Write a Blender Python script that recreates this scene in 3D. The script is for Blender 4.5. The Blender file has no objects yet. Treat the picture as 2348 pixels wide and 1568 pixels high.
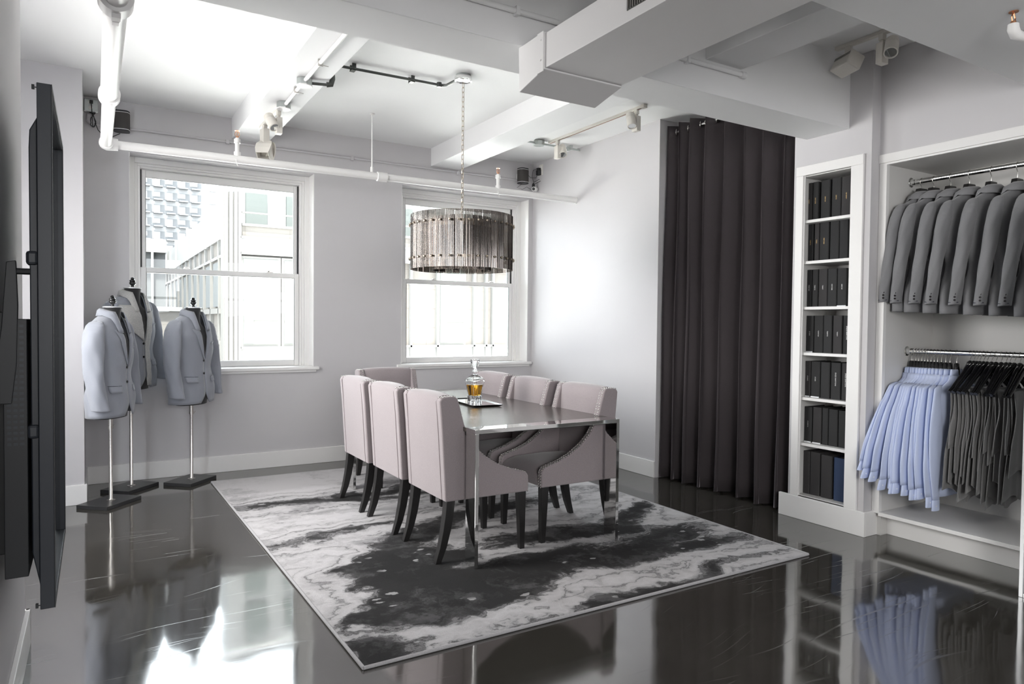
import bpy, math, random
from mathutils import Vector, Matrix, noise as mnoise
PI = math.pi; R = math.radians
random.seed(7)
S = bpy.context.scene
C = S.collection

# ------------------------------------------------------------------ camera
yaw, pitch, roll, fpx = 0.54265655, -0.02611047, 0.01014345, 1589.54446
CAMH = 1.35
fw = Vector((math.sin(yaw)*math.cos(pitch), math.cos(yaw)*math.cos(pitch), math.sin(pitch)))
r0 = Vector((math.cos(yaw), -math.sin(yaw), 0)); u0 = r0.cross(fw)
rr = math.cos(roll)*r0 + math.sin(roll)*u0; uu = -math.sin(roll)*r0 + math.cos(roll)*u0
cd = bpy.data.cameras.new('camera'); cam = bpy.data.objects.new('camera', cd); C.objects.link(cam)
cd.sensor_fit = 'HORIZONTAL'; cd.sensor_width = 36; cd.lens = fpx/2348*36
cd.clip_start = .02; cd.clip_end = 400
m = Matrix((rr, uu, -fw)).transposed().to_4x4(); m.translation = (0, 0, CAMH)
cam.matrix_world = m
S.camera = cam

# ------------------------------------------------------------------ world, light, exposure
w = bpy.data.worlds.new('sky'); S.world = w; w.use_nodes = True
nt = w.node_tree; nt.nodes.clear()
wo = nt.nodes.new('ShaderNodeOutputWorld'); bg = nt.nodes.new('ShaderNodeBackground')
bg.inputs[0].default_value = (.88, .93, 1.0, 1); bg.inputs[1].default_value = 4.6
nt.links.new(bg.outputs[0], wo.inputs[0])

def area(name, loc, target, sx, sy, power, color=(1, 1, 1)):
    l = bpy.data.lights.new(name, 'AREA'); l.shape = 'RECTANGLE'; l.size = sx; l.size_y = sy
    l.energy = power; l.color = color
    o = bpy.data.objects.new(name, l); C.objects.link(o); o.location = loc
    o.rotation_euler = (Vector(target)-Vector(loc)).to_track_quat('-Z', 'Y').to_euler()
    return o
# fill lamps added behind the camera in place of unseen windows, aimed downwards
for nm, x, p in (('west', .9, 14), ('east', 3.3, 9)):
    o = area('fill_lamp_rear_'+nm, (x, -3.62, 1.85), (x+.2, 2.5, -.6), 1.5, 1.8, p, (.94, .965, 1)); o.data.spread = R(130)
o = area('fill_lamp_side', (-.22, -1.5, 1.6), (4, 1.0, .6), 2.2, 1.6, 60, (1, .985, .96)); o.data.spread = R(140)  # added side fill, the wall behind it has no opening
# fill lamp from the left, at a supposed recess window out of sight
o = area('fill_lamp_recess', (-1.17, 4.60, 1.75), (3, 4.0, 1.15), 1.9, 1.6, 32, (1, .99, .97)); o.data.spread = R(125)
sl_ = bpy.data.lights.new('sun', 'SUN'); sl_.energy = 24; sl_.angle = R(3); sl_.color = (1, .97, .93)
sun = bpy.data.objects.new('sun', sl_); C.objects.link(sun); sun.location = (0, -10, 20)
sun.rotation_euler = Vector((.08, .24, -.97)).to_track_quat('-Z', 'Y').to_euler()   # high sun behind this building, on the facades opposite
for nm, (a, b) in (('left', (.35, 1.69)), ('right', (2.77, 4.1))):                   # sky portals in the two visible windows
    o = area('sky_portal_%s_window' % nm, ((a+b)/2, 6.96, 1.84), ((a+b)/2, 0, 1.84), b-a, 1.8, 1); o.data.cycles.is_portal = True
S.view_settings.view_transform = 'Standard'; S.view_settings.look = 'None'
S.view_settings.exposure = 1.4; S.view_settings.gamma = 1; S.view_settings.use_curve_mapping = False
S.cycles.use_denoising = True
S.cycles.max_bounces = 10; S.cycles.diffuse_bounces = 5; S.cycles.glossy_bounces = 5
S.cycles.transmission_bounces = 10; S.cycles.transparent_max_bounces = 24
S.cycles.sample_clamp_indirect = 6; S.cycles.caustics_reflective = False; S.cycles.caustics_refractive = False

# ------------------------------------------------------------------ materials
class NT:
    def __init__(s, name):
        s.m = bpy.data.materials.new(name); s.m.use_nodes = True; s.t = s.m.node_tree
        s.b = s.t.nodes['Principled BSDF']; s.out = s.t.nodes['Material Output']
    def n(s, typ, **kw):
        x = s.t.nodes.new(typ)
        for k, v in kw.items(): setattr(x, k, v)
        return x
    def put(s, sock, v):
        if hasattr(v, 'is_linked') or isinstance(v, bpy.types.NodeSocket): s.t.links.new(v, sock)
        else: sock.default_value = v
    def math(s, op, a, b=0.0, c=None, clamp=False):
        x = s.n('ShaderNodeMath', operation=op); x.use_clamp = clamp
        s.put(x.inputs[0], a); s.put(x.inputs[1], b)
        if c is not None: s.put(x.inputs[2], c)
        return x.outputs[0]
    def vm(s, op, a, b=None):
        x = s.n('ShaderNodeVectorMath', operation=op); s.put(x.inputs[0], a)
        if b is not None: s.put(x.inputs[1], b)
        return x.outputs['Value'] if op in ('LENGTH', 'DISTANCE', 'DOT_PRODUCT') else x.outputs[0]
    def co(s, kind='Object'): return s.n('ShaderNodeTexCoord').outputs[kind]
    def mapping(s, v, loc=(0, 0, 0), rot=(0, 0, 0), sc=(1, 1, 1)):
        x = s.n('ShaderNodeMapping'); s.put(x.inputs[0], v)
        x.inputs[1].default_value = loc; x.inputs[2].default_value = rot; x.inputs[3].default_value = sc
        return x.outputs[0]
    def noise(s, v, scale=5, detail=2, rough=.5, dist=0, out=0):
        x = s.n('ShaderNodeTexNoise'); s.put(x.inputs['Vector'], v); x.inputs['Scale'].default_value = scale
        x.inputs['Detail'].default_value = detail; x.inputs['Roughness'].default_value = rough; x.inputs['Distortion'].default_value = dist
        return x.outputs[out]
    def ramp(s, f, stops, interp='LINEAR'):
        x = s.n('ShaderNodeValToRGB'); x.color_ramp.interpolation = interp; s.put(x.inputs[0], f)
        e = x.color_ramp.elements
        while len(e) < len(stops): e.new(.5)
        for q, (p, c) in zip(e, stops):
            q.position = p; q.color = (*c, 1) if len(c) == 3 else c
        return x.outputs[0]
    def mix(s, f, a, b, blend='MIX'):
        x = s.n('ShaderNodeMix', data_type='RGBA', blend_type=blend); s.put(x.inputs[0], f)
        s.put(x.inputs[6], a if not isinstance(a, tuple) else (*a[:3], 1)); s.put(x.inputs[7], b if not isinstance(b, tuple) else (*b[:3], 1))
        return x.outputs[2]
    def maprange(s, v, a, b, c=0, d=1, smooth=False):
        x = s.n('ShaderNodeMapRange'); x.interpolation_type = 'SMOOTHSTEP' if smooth else 'LINEAR'
        s.put(x.inputs[0], v)
        for i, q in enumerate((a, b, c, d)): x.inputs[i+1].default_value = q
        return x.outputs[0]
    def bump(s, h, strength=.2, dist=.01):
        x = s.n('ShaderNodeBump'); x.inputs['Strength'].default_value = strength; x.inputs['Distance'].default_value = dist
        s.put(x.inputs['Height'], h); s.t.links.new(x.outputs[0], s.b.inputs['Normal'])
    def set(s, color=None, rough=None, metal=None, ior=None, spec=None, **kw):
        b = s.b
        if color is not None: s.put(b.inputs['Base Color'], (*color, 1) if isinstance(color, tuple) and len(color) == 3 else color)
        if rough is not None: s.put(b.inputs['Roughness'], rough)
        if metal is not None: b.inputs['Metallic'].default_value = metal
        if ior is not None: b.inputs['IOR'].default_value = ior
        if spec is not None: b.inputs['Specular IOR Level'].default_value = spec
        for k, v in kw.items(): b.inputs[k].default_value = v
        return s.m

def plain(name, color, rough=.5, metal=0, bump=0, bscale=200, var=0, **kw):
    n = NT(name); c = color
    if var:
        v = n.noise(n.co(), 3, 3); c = n.mix(v, tuple(x*(1-var) for x in color), tuple(min(1, x*(1+var)) for x in color))
    n.set(c, rough, metal, **kw)
    if bump: n.bump(n.noise(n.co(), bscale, 3), bump, .002)
    return n.m
def cloth(name, color, var=.12, weave=900, rough=.95, sheen=.3, fine=.25):
    n = NT(name); co = n.co()
    a = n.noise(n.mapping(co, sc=(1, 1, .35)), weave, 2, .7); b = n.noise(n.mapping(co, sc=(.35, .35, 1)), weave, 2, .7)
    f = n.math('ADD', n.math('MULTIPLY', a, .5), n.math('MULTIPLY', b, .5))
    g = n.noise(co, 6, 3)
    c1 = n.mix(n.maprange(f, .35, .65), tuple(x*(1-fine) for x in color), tuple(min(1, x*(1+fine)) for x in color))
    c2 = n.mix(g, c1, tuple(x*(1-var) for x in color)); 
    n.set(c2, rough, **{'Sheen Weight': sheen, 'Sheen Roughness': .5}); n.bump(f, .15, .0015)
    return n.m

M = {}
M['wall'] = plain('wall_paint', (.56, .548, .560), .6, bump=.06, bscale=350, var=.015)
M['white'] = plain('white_trim_paint', (.80, .79, .78), .4, var=.01)
M['ceil'] = plain('ceiling_paint', (.84, .84, .84), .7, bump=.05, bscale=30, var=.01)
M['beam'] = plain('beam_paint', (.80, .80, .805), .65, bump=.05, bscale=30, var=.01)
M['pipe'] = plain('pipe_paint', (.82, .81, .80), .4, bump=.05, bscale=60)
M['duct'] = plain('duct_paint', (.70, .69, .69), .5, var=.02)
M['blackwood'] = plain('black_stained_wood', (.012, .011, .011), .35)
M['chrome'] = plain('polished_steel', (.80, .80, .79), .04, 1)
M['nickel'] = plain('brushed_nickel', (.62, .60, .57), .22, 1)
M['bronze'] = plain('antique_bronze', (.42, .36, .29), .3, 1)
M['copper'] = plain('sprinkler_brass', (.60, .30, .17), .35, 1)
M['galv'] = plain('galvanised_steel', (.50, .53, .52), .4, 1, bump=.1, bscale=60, var=.15)
M['darkmetal'] = plain('dark_conduit_steel', (.10, .105, .10), .35, .7)
M['blackplastic'] = plain('black_plastic', (.012, .013, .015), .45)
M['tvframe'] = plain('charcoal_display_frame', (.022, .026, .034), .42, bump=.08, bscale=900)
M['offwhite'] = plain('off_white_lamp_plastic', (.70, .67, .62), .45)
M['formcloth'] = cloth('black_form_cloth', (.018, .018, .020), weave=1200, sheen=.4)
M['jacket'] = cloth('light_grey_wool', (.27, .285, .325), weave=1500, var=.06)
M['jacket2'] = cloth('mid_grey_wool', (.225, .24, .275), weave=1500, var=.06)
M['canvas'] = cloth('pale_grey_canvas', (.44, .44, .43), weave=260, fine=.35, var=.2)
M['suit'] = cloth('grey_suit_wool', (.205, .205, .215), weave=1200, var=.05)
M['trouser'] = cloth('grey_trouser_wool', (.185, .182, .183), weave=1200, var=.08)
M['shirt'] = cloth('pale_blue_cotton', (.55, .62, .83), weave=1600, var=.05, fine=.06, sheen=.15)
M['lining'] = plain('dark_jacket_lining', (.03, .032, .05), .4)
M['button'] = plain('dark_horn_button', (.015, .013, .014), .25)
M['chairfab'] = cloth('lilac_grey_linen', (.335, .290, .300), weave=420, var=.10, fine=.22, sheen=.4)
M['binder'] = plain('black_binder_cloth', (.022, .022, .023), .75, bump=.5, bscale=1200, var=.3)
M['binder2'] = plain('charcoal_binder_cloth', (.038, .036, .037), .8, bump=.5, bscale=1200, var=.3)
M['binderblue'] = plain('navy_binder_cloth', (.030, .052, .115), .8, bump=.5, bscale=1200, var=.2)
M['gold'] = plain('gold_foil', (.85, .58, .25), .3, .6)
M['silver'] = plain('silver_foil', (.85, .85, .84), .3, .4)
M['label'] = plain('white_shelf_label', (.85, .87, .9), .4)
M['black'] = plain('black_gloss', (.006, .006, .007), .12, **{'Coat Weight': .5})
M['grille'] = plain('charcoal_speaker_cloth', (.05, .045, .042), .7, bump=.6, bscale=900)
M['rubber'] = plain('black_cable', (.010, .010, .011), .5)
M['baseplate'] = plain('black_base_plate', (.030, .030, .032), .38, bump=.1, bscale=700)
M['mirror'] = plain('mirror_glass', (.85, .87, .87), .01, 1)
M['alu'] = plain('satin_aluminium', (.66, .67, .68), .3, .6)
M['closet'] = plain('closet_laminate', (.66, .65, .635), .45, var=.02)
M['outlet'] = plain('outlet_plate', (.75, .73, .68), .4)

def mk_floor():
    n = NT('polished_epoxy_concrete'); co = n.co()
    a = n.noise(co, 1.3, 5, .6, .6); b = n.noise(co, 14, 4, .6)
    base = n.mix(a, (.030, .027, .022), (.070, .065, .056))
    base = n.mix(n.math('MULTIPLY', b, .35), base, (.012, .011, .010))
    sc = None
    for ang, off, s in ((12, 0, 1.0), (64, 3, .8), (-35, 7, .6), (100, 11, .9), (-8, 17, .5)):
        warp = n.noise(n.mapping(co, loc=(off, 0, 0)), .9, 1, .4, 0, 1)
        v = n.mapping(n.vm('ADD', co, n.vm('MULTIPLY', warp, (.5, .5, 0))), loc=(off, off*2, 0), rot=(0, 0, R(ang)), sc=(1.3*s, 90*s, 1))
        ln = n.maprange(n.noise(v, 1, 1, .4), .69, .71)
        ln = n.math('MULTIPLY', ln, n.maprange(n.noise(n.mapping(co, loc=(off, off, 0)), 1.6, 2), .50, .60))
        sc = ln if sc is None else n.math('MAXIMUM', sc, ln)
    fine = n.maprange(n.noise(co, 160, 2), .70, .76)
    sc = n.math('MAXIMUM', sc, n.math('MULTIPLY', fine, .35))
    sc = n.math('MULTIPLY', sc, n.maprange(n.noise(co, .6, 2), .35, .6, .25, 1), clamp=True)
    rough = n.math('ADD', n.maprange(n.noise(co, 2.2, 4), .3, .7, .05, .10), n.math('MULTIPLY', sc, .28))
    n.set(n.mix(n.math('MULTIPLY', sc, .26), base, (.30, .30, .29)), rough, ior=2.9)
    h = n.noise(co, 1.6, 2)
    n.bump(h, .06, .05)
    return n.m
M['floor'] = mk_floor()

def mk_rug():
    n = NT('marbled_rug_pile'); co = n.co()       # object coordinates are room metres
    w0 = n.vm('SUBTRACT', n.noise(co, .75, 2, .5, 0, 1), (.5, .5, .5))
    w1 = n.vm('SUBTRACT', n.noise(n.mapping(co, loc=(4, 1, 0)), 1.9, 4, .6, 0, 1), (.5, .5, .5))
    w2 = n.vm('SUBTRACT', n.noise(n.mapping(co, loc=(9, 3, 0)), 5.5, 5, .65, 0, 1), (.5, .5, .5))
    p = n.vm('ADD', co, n.vm('MULTIPLY', w0, (.45, .30, 0)))
    p = n.vm('ADD', p, n.vm('MULTIPLY', w1, (.75, .42, 0)))
    p = n.vm('ADD', p, n.vm('MULTIPLY', w2, (.11, .07, 0)))
    pools = [(1.56, 3.10, .50, .33, 12), (1.50, 3.58, .40, .34, 35), (1.75, 4.05, .28, .12, 20), (2.30, 3.22, .55, .15, -8), (2.85, 3.20, .55, .13, 6),
             (2.55, 3.62, .45, .13, -12), (1.02, 2.66, .14, .11, 30), (2.45, 2.62, .50, .05, 3), (3.15, 3.02, .34, .05, -6),
             (2.35, 4.30, .50, .10, 12), (3.25, 3.75, .30, .06, 25), (1.5, 5.15, .50, .035, -6), (2.3, 5.3, .45, .05, 10), (1.15, 4.30, .25, .03, 10)]
    d = None
    for x, y, a, b, ang in pools:
        v = n.n('ShaderNodeMapping', vector_type='TEXTURE'); n.put(v.inputs[0], p)
        v.inputs[1].default_value = (x, y, 0); v.inputs[2].default_value = (0, 0, R(ang)); v.inputs[3].default_value = (a, b, 50)
        q = n.math('MULTIPLY', n.math('SUBTRACT', n.vm('LENGTH', v.outputs[0]), 1.0), min(a, b)*1.7)   # roughly metres from the rim
        d = q if d is None else n.math('SMOOTH_MIN', d, q, .10)
    pile = n.noise(co, 230, 3, .75)
    flow = n.noise(n.vm('ADD', n.mapping(co, rot=(0, 0, R(10)), sc=(.8, 2.6, 1)), n.vm('MULTIPLY', w1, (2.2, 1.6, 0))), 2.2, 5, .6)
    fray = n.noise(n.vm('ADD', n.mapping(co, sc=(1, 2.2, 1)), n.vm('MULTIPLY', w2, (.5, .5, 0))), 16, 6, .75)
    D = n.math('ADD', d, n.math('MULTIPLY', n.math('SUBTRACT', flow, .5), .42))
    D = n.math('ADD', D, n.math('MULTIPLY', n.math('SUBTRACT', fray, .5), n.maprange(n.noise(co, 1.3, 2), .42, .6, .02, .18)))
    D = n.math('ADD', D, n.math('MULTIPLY', n.math('SUBTRACT', pile, .5), .06))
    def g(v): return (v, v*.975, v*.985)
    col = n.ramp(n.maprange(D, -.30, .70), [(0, g(.030)), (.27, g(.038)), (.325, g(.075)), (.345, g(.32)), (.362, g(.09)), (.385, g(.50)), (.44, g(.64)), (.50, g(.56)),
                 (.520, g(.20)), (.538, g(.54)), (.62, g(.68)), (.70, g(.60)), (.716, g(.40)), (.732, g(.60)), (.85, g(.70)), (1, g(.58))])
    # soft grey clouds over pale and dark parts alike
    cl = n.maprange(n.noise(n.vm('ADD', co, n.vm('MULTIPLY', w2, (.4, .4, 0))), 2.6, 6, .68), .50, .68, 0, .50, True)
    col = n.mix(cl, col, (.20, .195, .20))
    # pale islands
    vo = n.n('ShaderNodeTexVoronoi'); n.put(vo.inputs['Vector'], n.vm('ADD', n.mapping(co, sc=(.8, 1.3, 1)), n.vm('MULTIPLY', w2, (.12, .12, 0)))); vo.inputs['Scale'].default_value = 8
    isl = n.math('MULTIPLY', n.maprange(vo.outputs['Distance'], .17, .12, 0, 1, True), n.maprange(n.noise(co, 1.7, 2), .50, .54))
    col = n.mix(n.math('MULTIPLY', isl, .8), col, (.52, .51, .51))
    col = n.mix(n.maprange(pile, .35, .65, .0, .18), col, (.08, .08, .08))
    n.set(col, .98, spec=.1)
    n.bump(n.math('ADD', pile, n.math('MULTIPLY', n.noise(co, 60, 3), .6)), .55, .008)
    return n.m
M['rug'] = mk_rug()
M['rugedge'] = cloth('rug_binding', (.42, .41, .42), weave=300)

def mk_wood():
    n = NT('grey_oak_veneer'); co = n.co()
    g = n.noise(n.mapping(co, sc=(3, 60, 3)), 2.2, 5, .65, .4)
    g2 = n.noise(n.mapping(co, sc=(1.2, 14, 1)), 3, 3, .5, .8)
    c = n.mix(g, (.060, .050, .043), (.155, .135, .118)); c = n.mix(n.math('MULTIPLY', g2, .5), c, (.10, .088, .078))
    n.set(c, n.maprange(g, .3, .7, .13, .24), ior=2.0); n.bump(g, .16, .003)
    return n.m
M['veneer'] = mk_wood()

def mk_curtain():
    n = NT('plum_charcoal_velvet'); co = n.co()
    a = n.noise(co, 500, 3, .7)
    n.set(n.mix(a, (.032, .026, .028), (.058, .048, .052)), .9, **{'Sheen Weight': .95, 'Sheen Roughness': .28})
    n.b.inputs['Sheen Tint'].default_value = (.55, .50, .55, 1)
    n.bump(a, .2, .002); return n.m
M['curtain'] = mk_curtain()

def mk_glass(name, color=(1, 1, 1), rough=0, ior=1.45):
    n = NT(name); n.set(color, rough, ior=ior, **{'Transmission Weight': 1.0}); return n.m
M['glass'] = mk_glass('clear_crystal', (.97, .98, .98), ior=1.5)
M['whisky'] = mk_glass('amber_spirit', (.86, .42, .03), ior=1.36)
def mk_pane(name, tint=(.96, .98, .97), refl=.06):
    n = NT(name); t = n.t
    tr = n.n('ShaderNodeBsdfTransparent'); tr.inputs[0].default_value = (*tint, 1)
    gl = n.n('ShaderNodeBsdfGlossy'); gl.inputs['Roughness'].default_value = .01
    fr = n.n('ShaderNodeFresnel'); fr.inputs[0].default_value = 1.45
    mx = n.n('ShaderNodeMixShader'); f = n.math('MULTIPLY', fr.outputs[0], refl/.04*.6)
    t.links.new(f, mx.inputs[0]); t.links.new(tr.outputs[0], mx.inputs[1]); t.links.new(gl.outputs[0], mx.inputs[2])
    t.links.new(mx.outputs[0], n.out.inputs[0]); t.nodes.remove(n.b); return n.m
M['pane'] = mk_pane('window_pane')
def mk_smoke():
    n = NT('smoked_ribbed_glass'); t = n.t
    co = n.co()
    sx = n.n('ShaderNodeSeparateXYZ'); n.put(sx.inputs[0], co)
    st = n.math('SINE', n.math('MULTIPLY', sx.outputs[0], 2*PI/.0095))
    f2 = n.maprange(st, -.1, .25)
    tr = n.n('ShaderNodeBsdfTransparent'); n.put(tr.inputs[0], n.mix(f2, (.06, .052, .048), (.93, .91, .89)))
    gl = n.n('ShaderNodeBsdfGlossy'); gl.inputs['Roughness'].default_value = .10; gl.inputs[0].default_value = (.55, .50, .47, 1)
    mx = n.n('ShaderNodeMixShader'); n.put(mx.inputs[0], n.maprange(f2, 0, 1, .34, .12))
    t.links.new(tr.outputs[0], mx.inputs[1]); t.links.new(gl.outputs[0], mx.inputs[2])
    t.links.new(mx.outputs[0], n.out.inputs[0]); t.nodes.remove(n.b); return n.m
M['smoke'] = mk_smoke()
def mk_screen():
    n = NT('dark_display_glass'); n.set((.02, .024, .026), .03, ior=4.0); return n.m
M['screen'] = mk_screen()
# outside
def mk_stone(name, c1, c2, bw, bh, mort=(.5, .46, .42)):
    n = NT(name); v = n.n('ShaderNodeTexBrick'); co = n.co()
    sp = n.n('ShaderNodeSeparateXYZ'); n.put(sp.inputs[0], co); cb = n.n('ShaderNodeCombineXYZ')
    n.put(cb.inputs[0], n.math('ADD', sp.outputs[0], sp.outputs[1])); n.put(cb.inputs[1], sp.outputs[2])
    n.put(v.inputs['Vector'], cb.outputs[0]); v.inputs['Color1'].default_value = (*c1, 1); v.inputs['Color2'].default_value = (*c2, 1)
    v.inputs['Mortar'].default_value = (*mort, 1); v.inputs['Scale'].default_value = 1; v.inputs['Mortar Size'].default_value = .012
    v.inputs['Brick Width'].default_value = bw; v.inputs['Row Height'].default_value = bh
    n.set(v.outputs['Color'], .8); return n.m
M['stone'] = mk_stone('cream_stone_cladding', (.098, .091, .084), (.094, .087, .080), 1.2, .6, (.078, .071, .065))
M['fin'] = plain('cream_metal_fin', (.088, .086, .082), .5)
M['finw'] = plain('white_metal_cladding', (.12, .12, .118), .5)
M['extglass'] = plain('pale_green_window_glass', (.068, .074, .071), .6)
M['extdark'] = plain('grey_window_glass', (.066, .069, .070), .6)  # one even colour, slightly greyer than the green glass
for q_ in ('stone', 'fin', 'finw', 'extglass', 'extdark'): M[q_].node_tree.nodes['Principled BSDF'].inputs['Specular IOR Level'].default_value = .02
M['tower'] = plain('white_concrete', (.17, .17, .17), .7)
M['towerglass'] = plain('grey_tower_glass', (.076, .078, .081), .6)

# ------------------------------------------------------------------ mesh helpers
class MB:
    def __init__(s): s.v = []; s.f = []
    def add(s, vs, fs):
        o = len(s.v); s.v += [tuple(v) for v in vs]; s.f += [tuple(i+o for i in f) for f in fs]; return s
    def box(s, x0, x1, y0, y1, z0, z1, mat=None):
        vs = [Vector((x, y, z)) for x in (x0, x1) for y in (y0, y1) for z in (z0, z1)]
        if mat is not None: vs = [mat @ v for v in vs]
        return s.add(vs, [(0, 1, 3, 2), (4, 6, 7, 5), (0, 4, 5, 1), (2, 3, 7, 6), (0, 2, 6, 4), (1, 5, 7, 3)])
    def loft(s, rings, cap=True, closed=True):
        n = len(rings[0]); vs = [p for r in rings for p in r]; fs = []
        for i in range(len(rings)-1):
            for j in range(n if closed else n-1):
                k = (j+1) % n; fs.append((i*n+j, i*n+k, (i+1)*n+k, (i+1)*n+j))
        if cap and closed: fs += [tuple(range(n))[::-1], tuple((len(rings)-1)*n+j for j in range(n))]
        return s.add(vs, fs)
    def tube(s, pts, r, n=12, cap=True, sq=False):
        pts = [Vector(p) for p in pts]; rings = []; up = None
        rs = r if isinstance(r, (list, tuple)) else [r]*len(pts)
        for i, p in enumerate(pts):
            t = (pts[min(i+1, len(pts)-1)]-pts[max(i-1, 0)]).normalized()
            if up is None:
                up = Vector((0, 0, 1)) if abs(t.z) < .9 else Vector((1, 0, 0))
            a = up - t*up.dot(t)
            a = a.normalized() if a.length > 1e-6 else t.orthogonal().normalized()
            b = t.cross(a); up = a
            rings.append([p + (a*math.cos(q) + b*math.sin(q))*rs[i] for q in [2*PI*j/n for j in range(n)]])
        return s.loft(rings, cap)
    def cyl(s, c, r, h, n=24, axis='z', r2=None):
        r2 = r if r2 is None else r2; c = Vector(c)
        def pt(q, rad, t):
            a, b = math.cos(q)*rad, math.sin(q)*rad
            return c + Vector({'z': (a, b, t), 'x': (t, a, b), 'y': (b, t, a)}[axis])
        return s.loft([[pt(2*PI*j/n, rad, t) for j in range(n)] for rad, t in ((r, 0), (r2, h))])
    def lathe(s, prof, c=(0, 0, 0), n=24, mat=None, cap=True):
        rings = []
        for r, z in prof:
            rg = [Vector((math.cos(2*PI*j/n)*r, math.sin(2*PI*j/n)*r, z)) for j in range(n)]
            rg = [(mat @ p if mat is not None else p + Vector(c)) for p in rg]; rings.append(rg)
        return s.loft(rings, cap)
    def prism(s, poly, a, b, axis='y'):
        def P(p, t): return {'y': (p[0], t, p[1]), 'x': (t, p[0], p[1]), 'z': (p[0], p[1], t)}[axis]
        return s.loft([[Vector(P(p, a)) for p in poly], [Vector(P(p, b)) for p in poly]])
    def sphere(s, c, r, n=12, k=8, sc=(1, 1, 1)):
        rings = []
        for i in range(k+1):
            t = PI*i/k; rr_ = max(math.sin(t), 1e-3)*r
            rings.append([Vector((c[0]+math.cos(2*PI*j/n)*rr_*sc[0], c[1]+math.sin(2*PI*j/n)*rr_*sc[1], c[2]-math.cos(t)*r*sc[2])) for j in range(n)])
        return s.loft(rings)

def setp(o, label=None, cat=None, group=None, kind=None):
    if label: o['label'] = label
    if cat: o['category'] = cat
    if group: o['group'] = group
    if kind: o['kind'] = kind
    return o
def obj(name, mb, mat, parent=None, smooth=False, bevel=0, seg=2, sub=0, solid=0, flip=None):
    me = bpy.data.meshes.new(name); me.from_pydata(mb.v, [], mb.f); me.validate()
    import bmesh
    bm = bmesh.new(); bm.from_mesh(me)
    if solid == 0: bmesh.ops.recalc_face_normals(bm, faces=bm.faces)
    bm.to_mesh(me); bm.free()
    me.materials.append(M[mat] if isinstance(mat, str) else mat)
    if smooth:
        for p in me.polygons: p.use_smooth = True
        try: me.set_sharp_from_angle(angle=R(smooth if smooth is not True else 50))
        except Exception: pass
    o = bpy.data.objects.new(name, me); C.objects.link(o)
    if parent is not None: o.parent = parent
    if solid:
        q = o.modifiers.new('thick', 'SOLIDIFY'); q.thickness = solid; q.offset = 0
    if bevel:
        q = o.modifiers.new('bevel', 'BEVEL'); q.width = bevel; q.segments = seg; q.limit_method = 'ANGLE'; q.angle_limit = R(40)
    if sub:
        q = o.modifiers.new('sub', 'SUBSURF'); q.levels = sub; q.render_levels = sub
    return o
def box(name, x0, x1, y0, y1, z0, z1, mat, parent=None, bevel=0):
    return obj(name, MB().box(x0, x1, y0, y1, z0, z1), mat, parent, bevel=bevel)
def empty(name, loc=(0, 0, 0), rz=0, label=None, cat=None, group=None):
    o = bpy.data.objects.new(name, None); C.objects.link(o); o.location = loc; o.rotation_euler = (0, 0, rz)
    o.empty_display_size = .05
    return setp(o, label, cat, group)
def struct(o): o['kind'] = 'structure'; return o
def dup(root, loc=None, rz=None, label=None, group=None, parent=None, rot=None):
    c = root.copy(); C.objects.link(c)
    if parent is not None: c.parent = parent
    if loc is not None: c.location = loc
    if rz is not None: c.rotation_euler = (0, 0, rz)
    if rot is not None: c.rotation_euler = rot
    if label: c['label'] = label
    if group: c['group'] = group
    for ch in list(root.children): dup(ch, parent=c)
    return c

# ================================================================== ROOM SHELL
YB, XR, ZC = 6.62, 4.25, 3.152
ZN = 3.112      # ceiling of the nearer bays
XC = 4.34       # closet face
YF = -3.5
def wall_with_holes(name, x0, x1, y0, y1, z0, z1, holes, mat, axis='x'):
    mb = MB(); xs = x0
    def bx(a, b, c, d):
        if b-a > 1e-4 and d-c > 1e-4:
            mb.box(a, b, y0, y1, c, d) if axis == 'x' else mb.box(y0, y1, a, b, c, d)
    for (a, b, c, d) in sorted(holes):
        bx(xs, a, z0, z1); bx(a, b, z0, c); bx(a, b, d, z1); xs = b
    bx(xs, x1, z0, z1)
    return struct(obj(name, mb, mat))
struct(box('floor', -1.6, 5.3, YF-.3, 7.1, -.10, 0, 'floor'))
struct(obj('ceiling', MB().box(-1.6, 5.3, 3.0, 7.1, ZC, ZC+.2).box(-1.6, 5.3, YF-.3, 3.0, ZN, ZC+.2), 'ceil'))

W1 = (.255, 1.79, .925, 2.745); W2 = (2.672, 4.195, .925, 2.745)
wall_with_holes('wall_back', -1.6, 5.3, YB, YB+.32, 0, ZC, [W1, W2], 'wall')
RW = [(.15, 1.65, .95, 2.75), (2.55, 4.05, .95, 2.75)]
wall_with_holes('wall_front', -1.6, 5.3, YF-.25, YF, 0, ZC, RW, 'wall')
# left wall beside the camera, then the recess behind the display
struct(box('wall_left', -.75, -.25, YF, 3.46, 0, ZC, 'wall'))
wall_with_holes('wall_left_recess', 3.0, YB, -1.6, -1.2, 0, ZC, [(3.60, 5.60, .92, 2.58)], 'wall', 'y')
struct(box('wall_left_pilaster', -1.3, -.065, 5.93, YB+.01, 0, ZC, 'wall'))
w5 = struct(bpy.data.objects.new('window_5', None)); C.objects.link(w5)
obj('window_frame', MB().box(-1.42, -1.34, 3.6, 3.66, .92, 2.58).box(-1.42, -1.34, 5.54, 5.6, .92, 2.58).box(-1.42, -1.34, 3.66, 5.54, .92, .98).box(-1.42, -1.34, 3.66, 5.54, 2.52, 2.58).box(-1.42, -1.34, 3.66, 5.54, 1.73, 1.78), 'white', w5)
obj('blocking_panel', MB().box(-1.66, -1.64, 3.5, 5.7, .85, 2.65), 'closet', w5)  # added solid panel closing the unseen opening behind the fill lamp
mbw = MB()
mbw.box(XR, XR+.75, 4.575, YB+.01, 0, ZC)               # right wall to the corner
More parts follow.
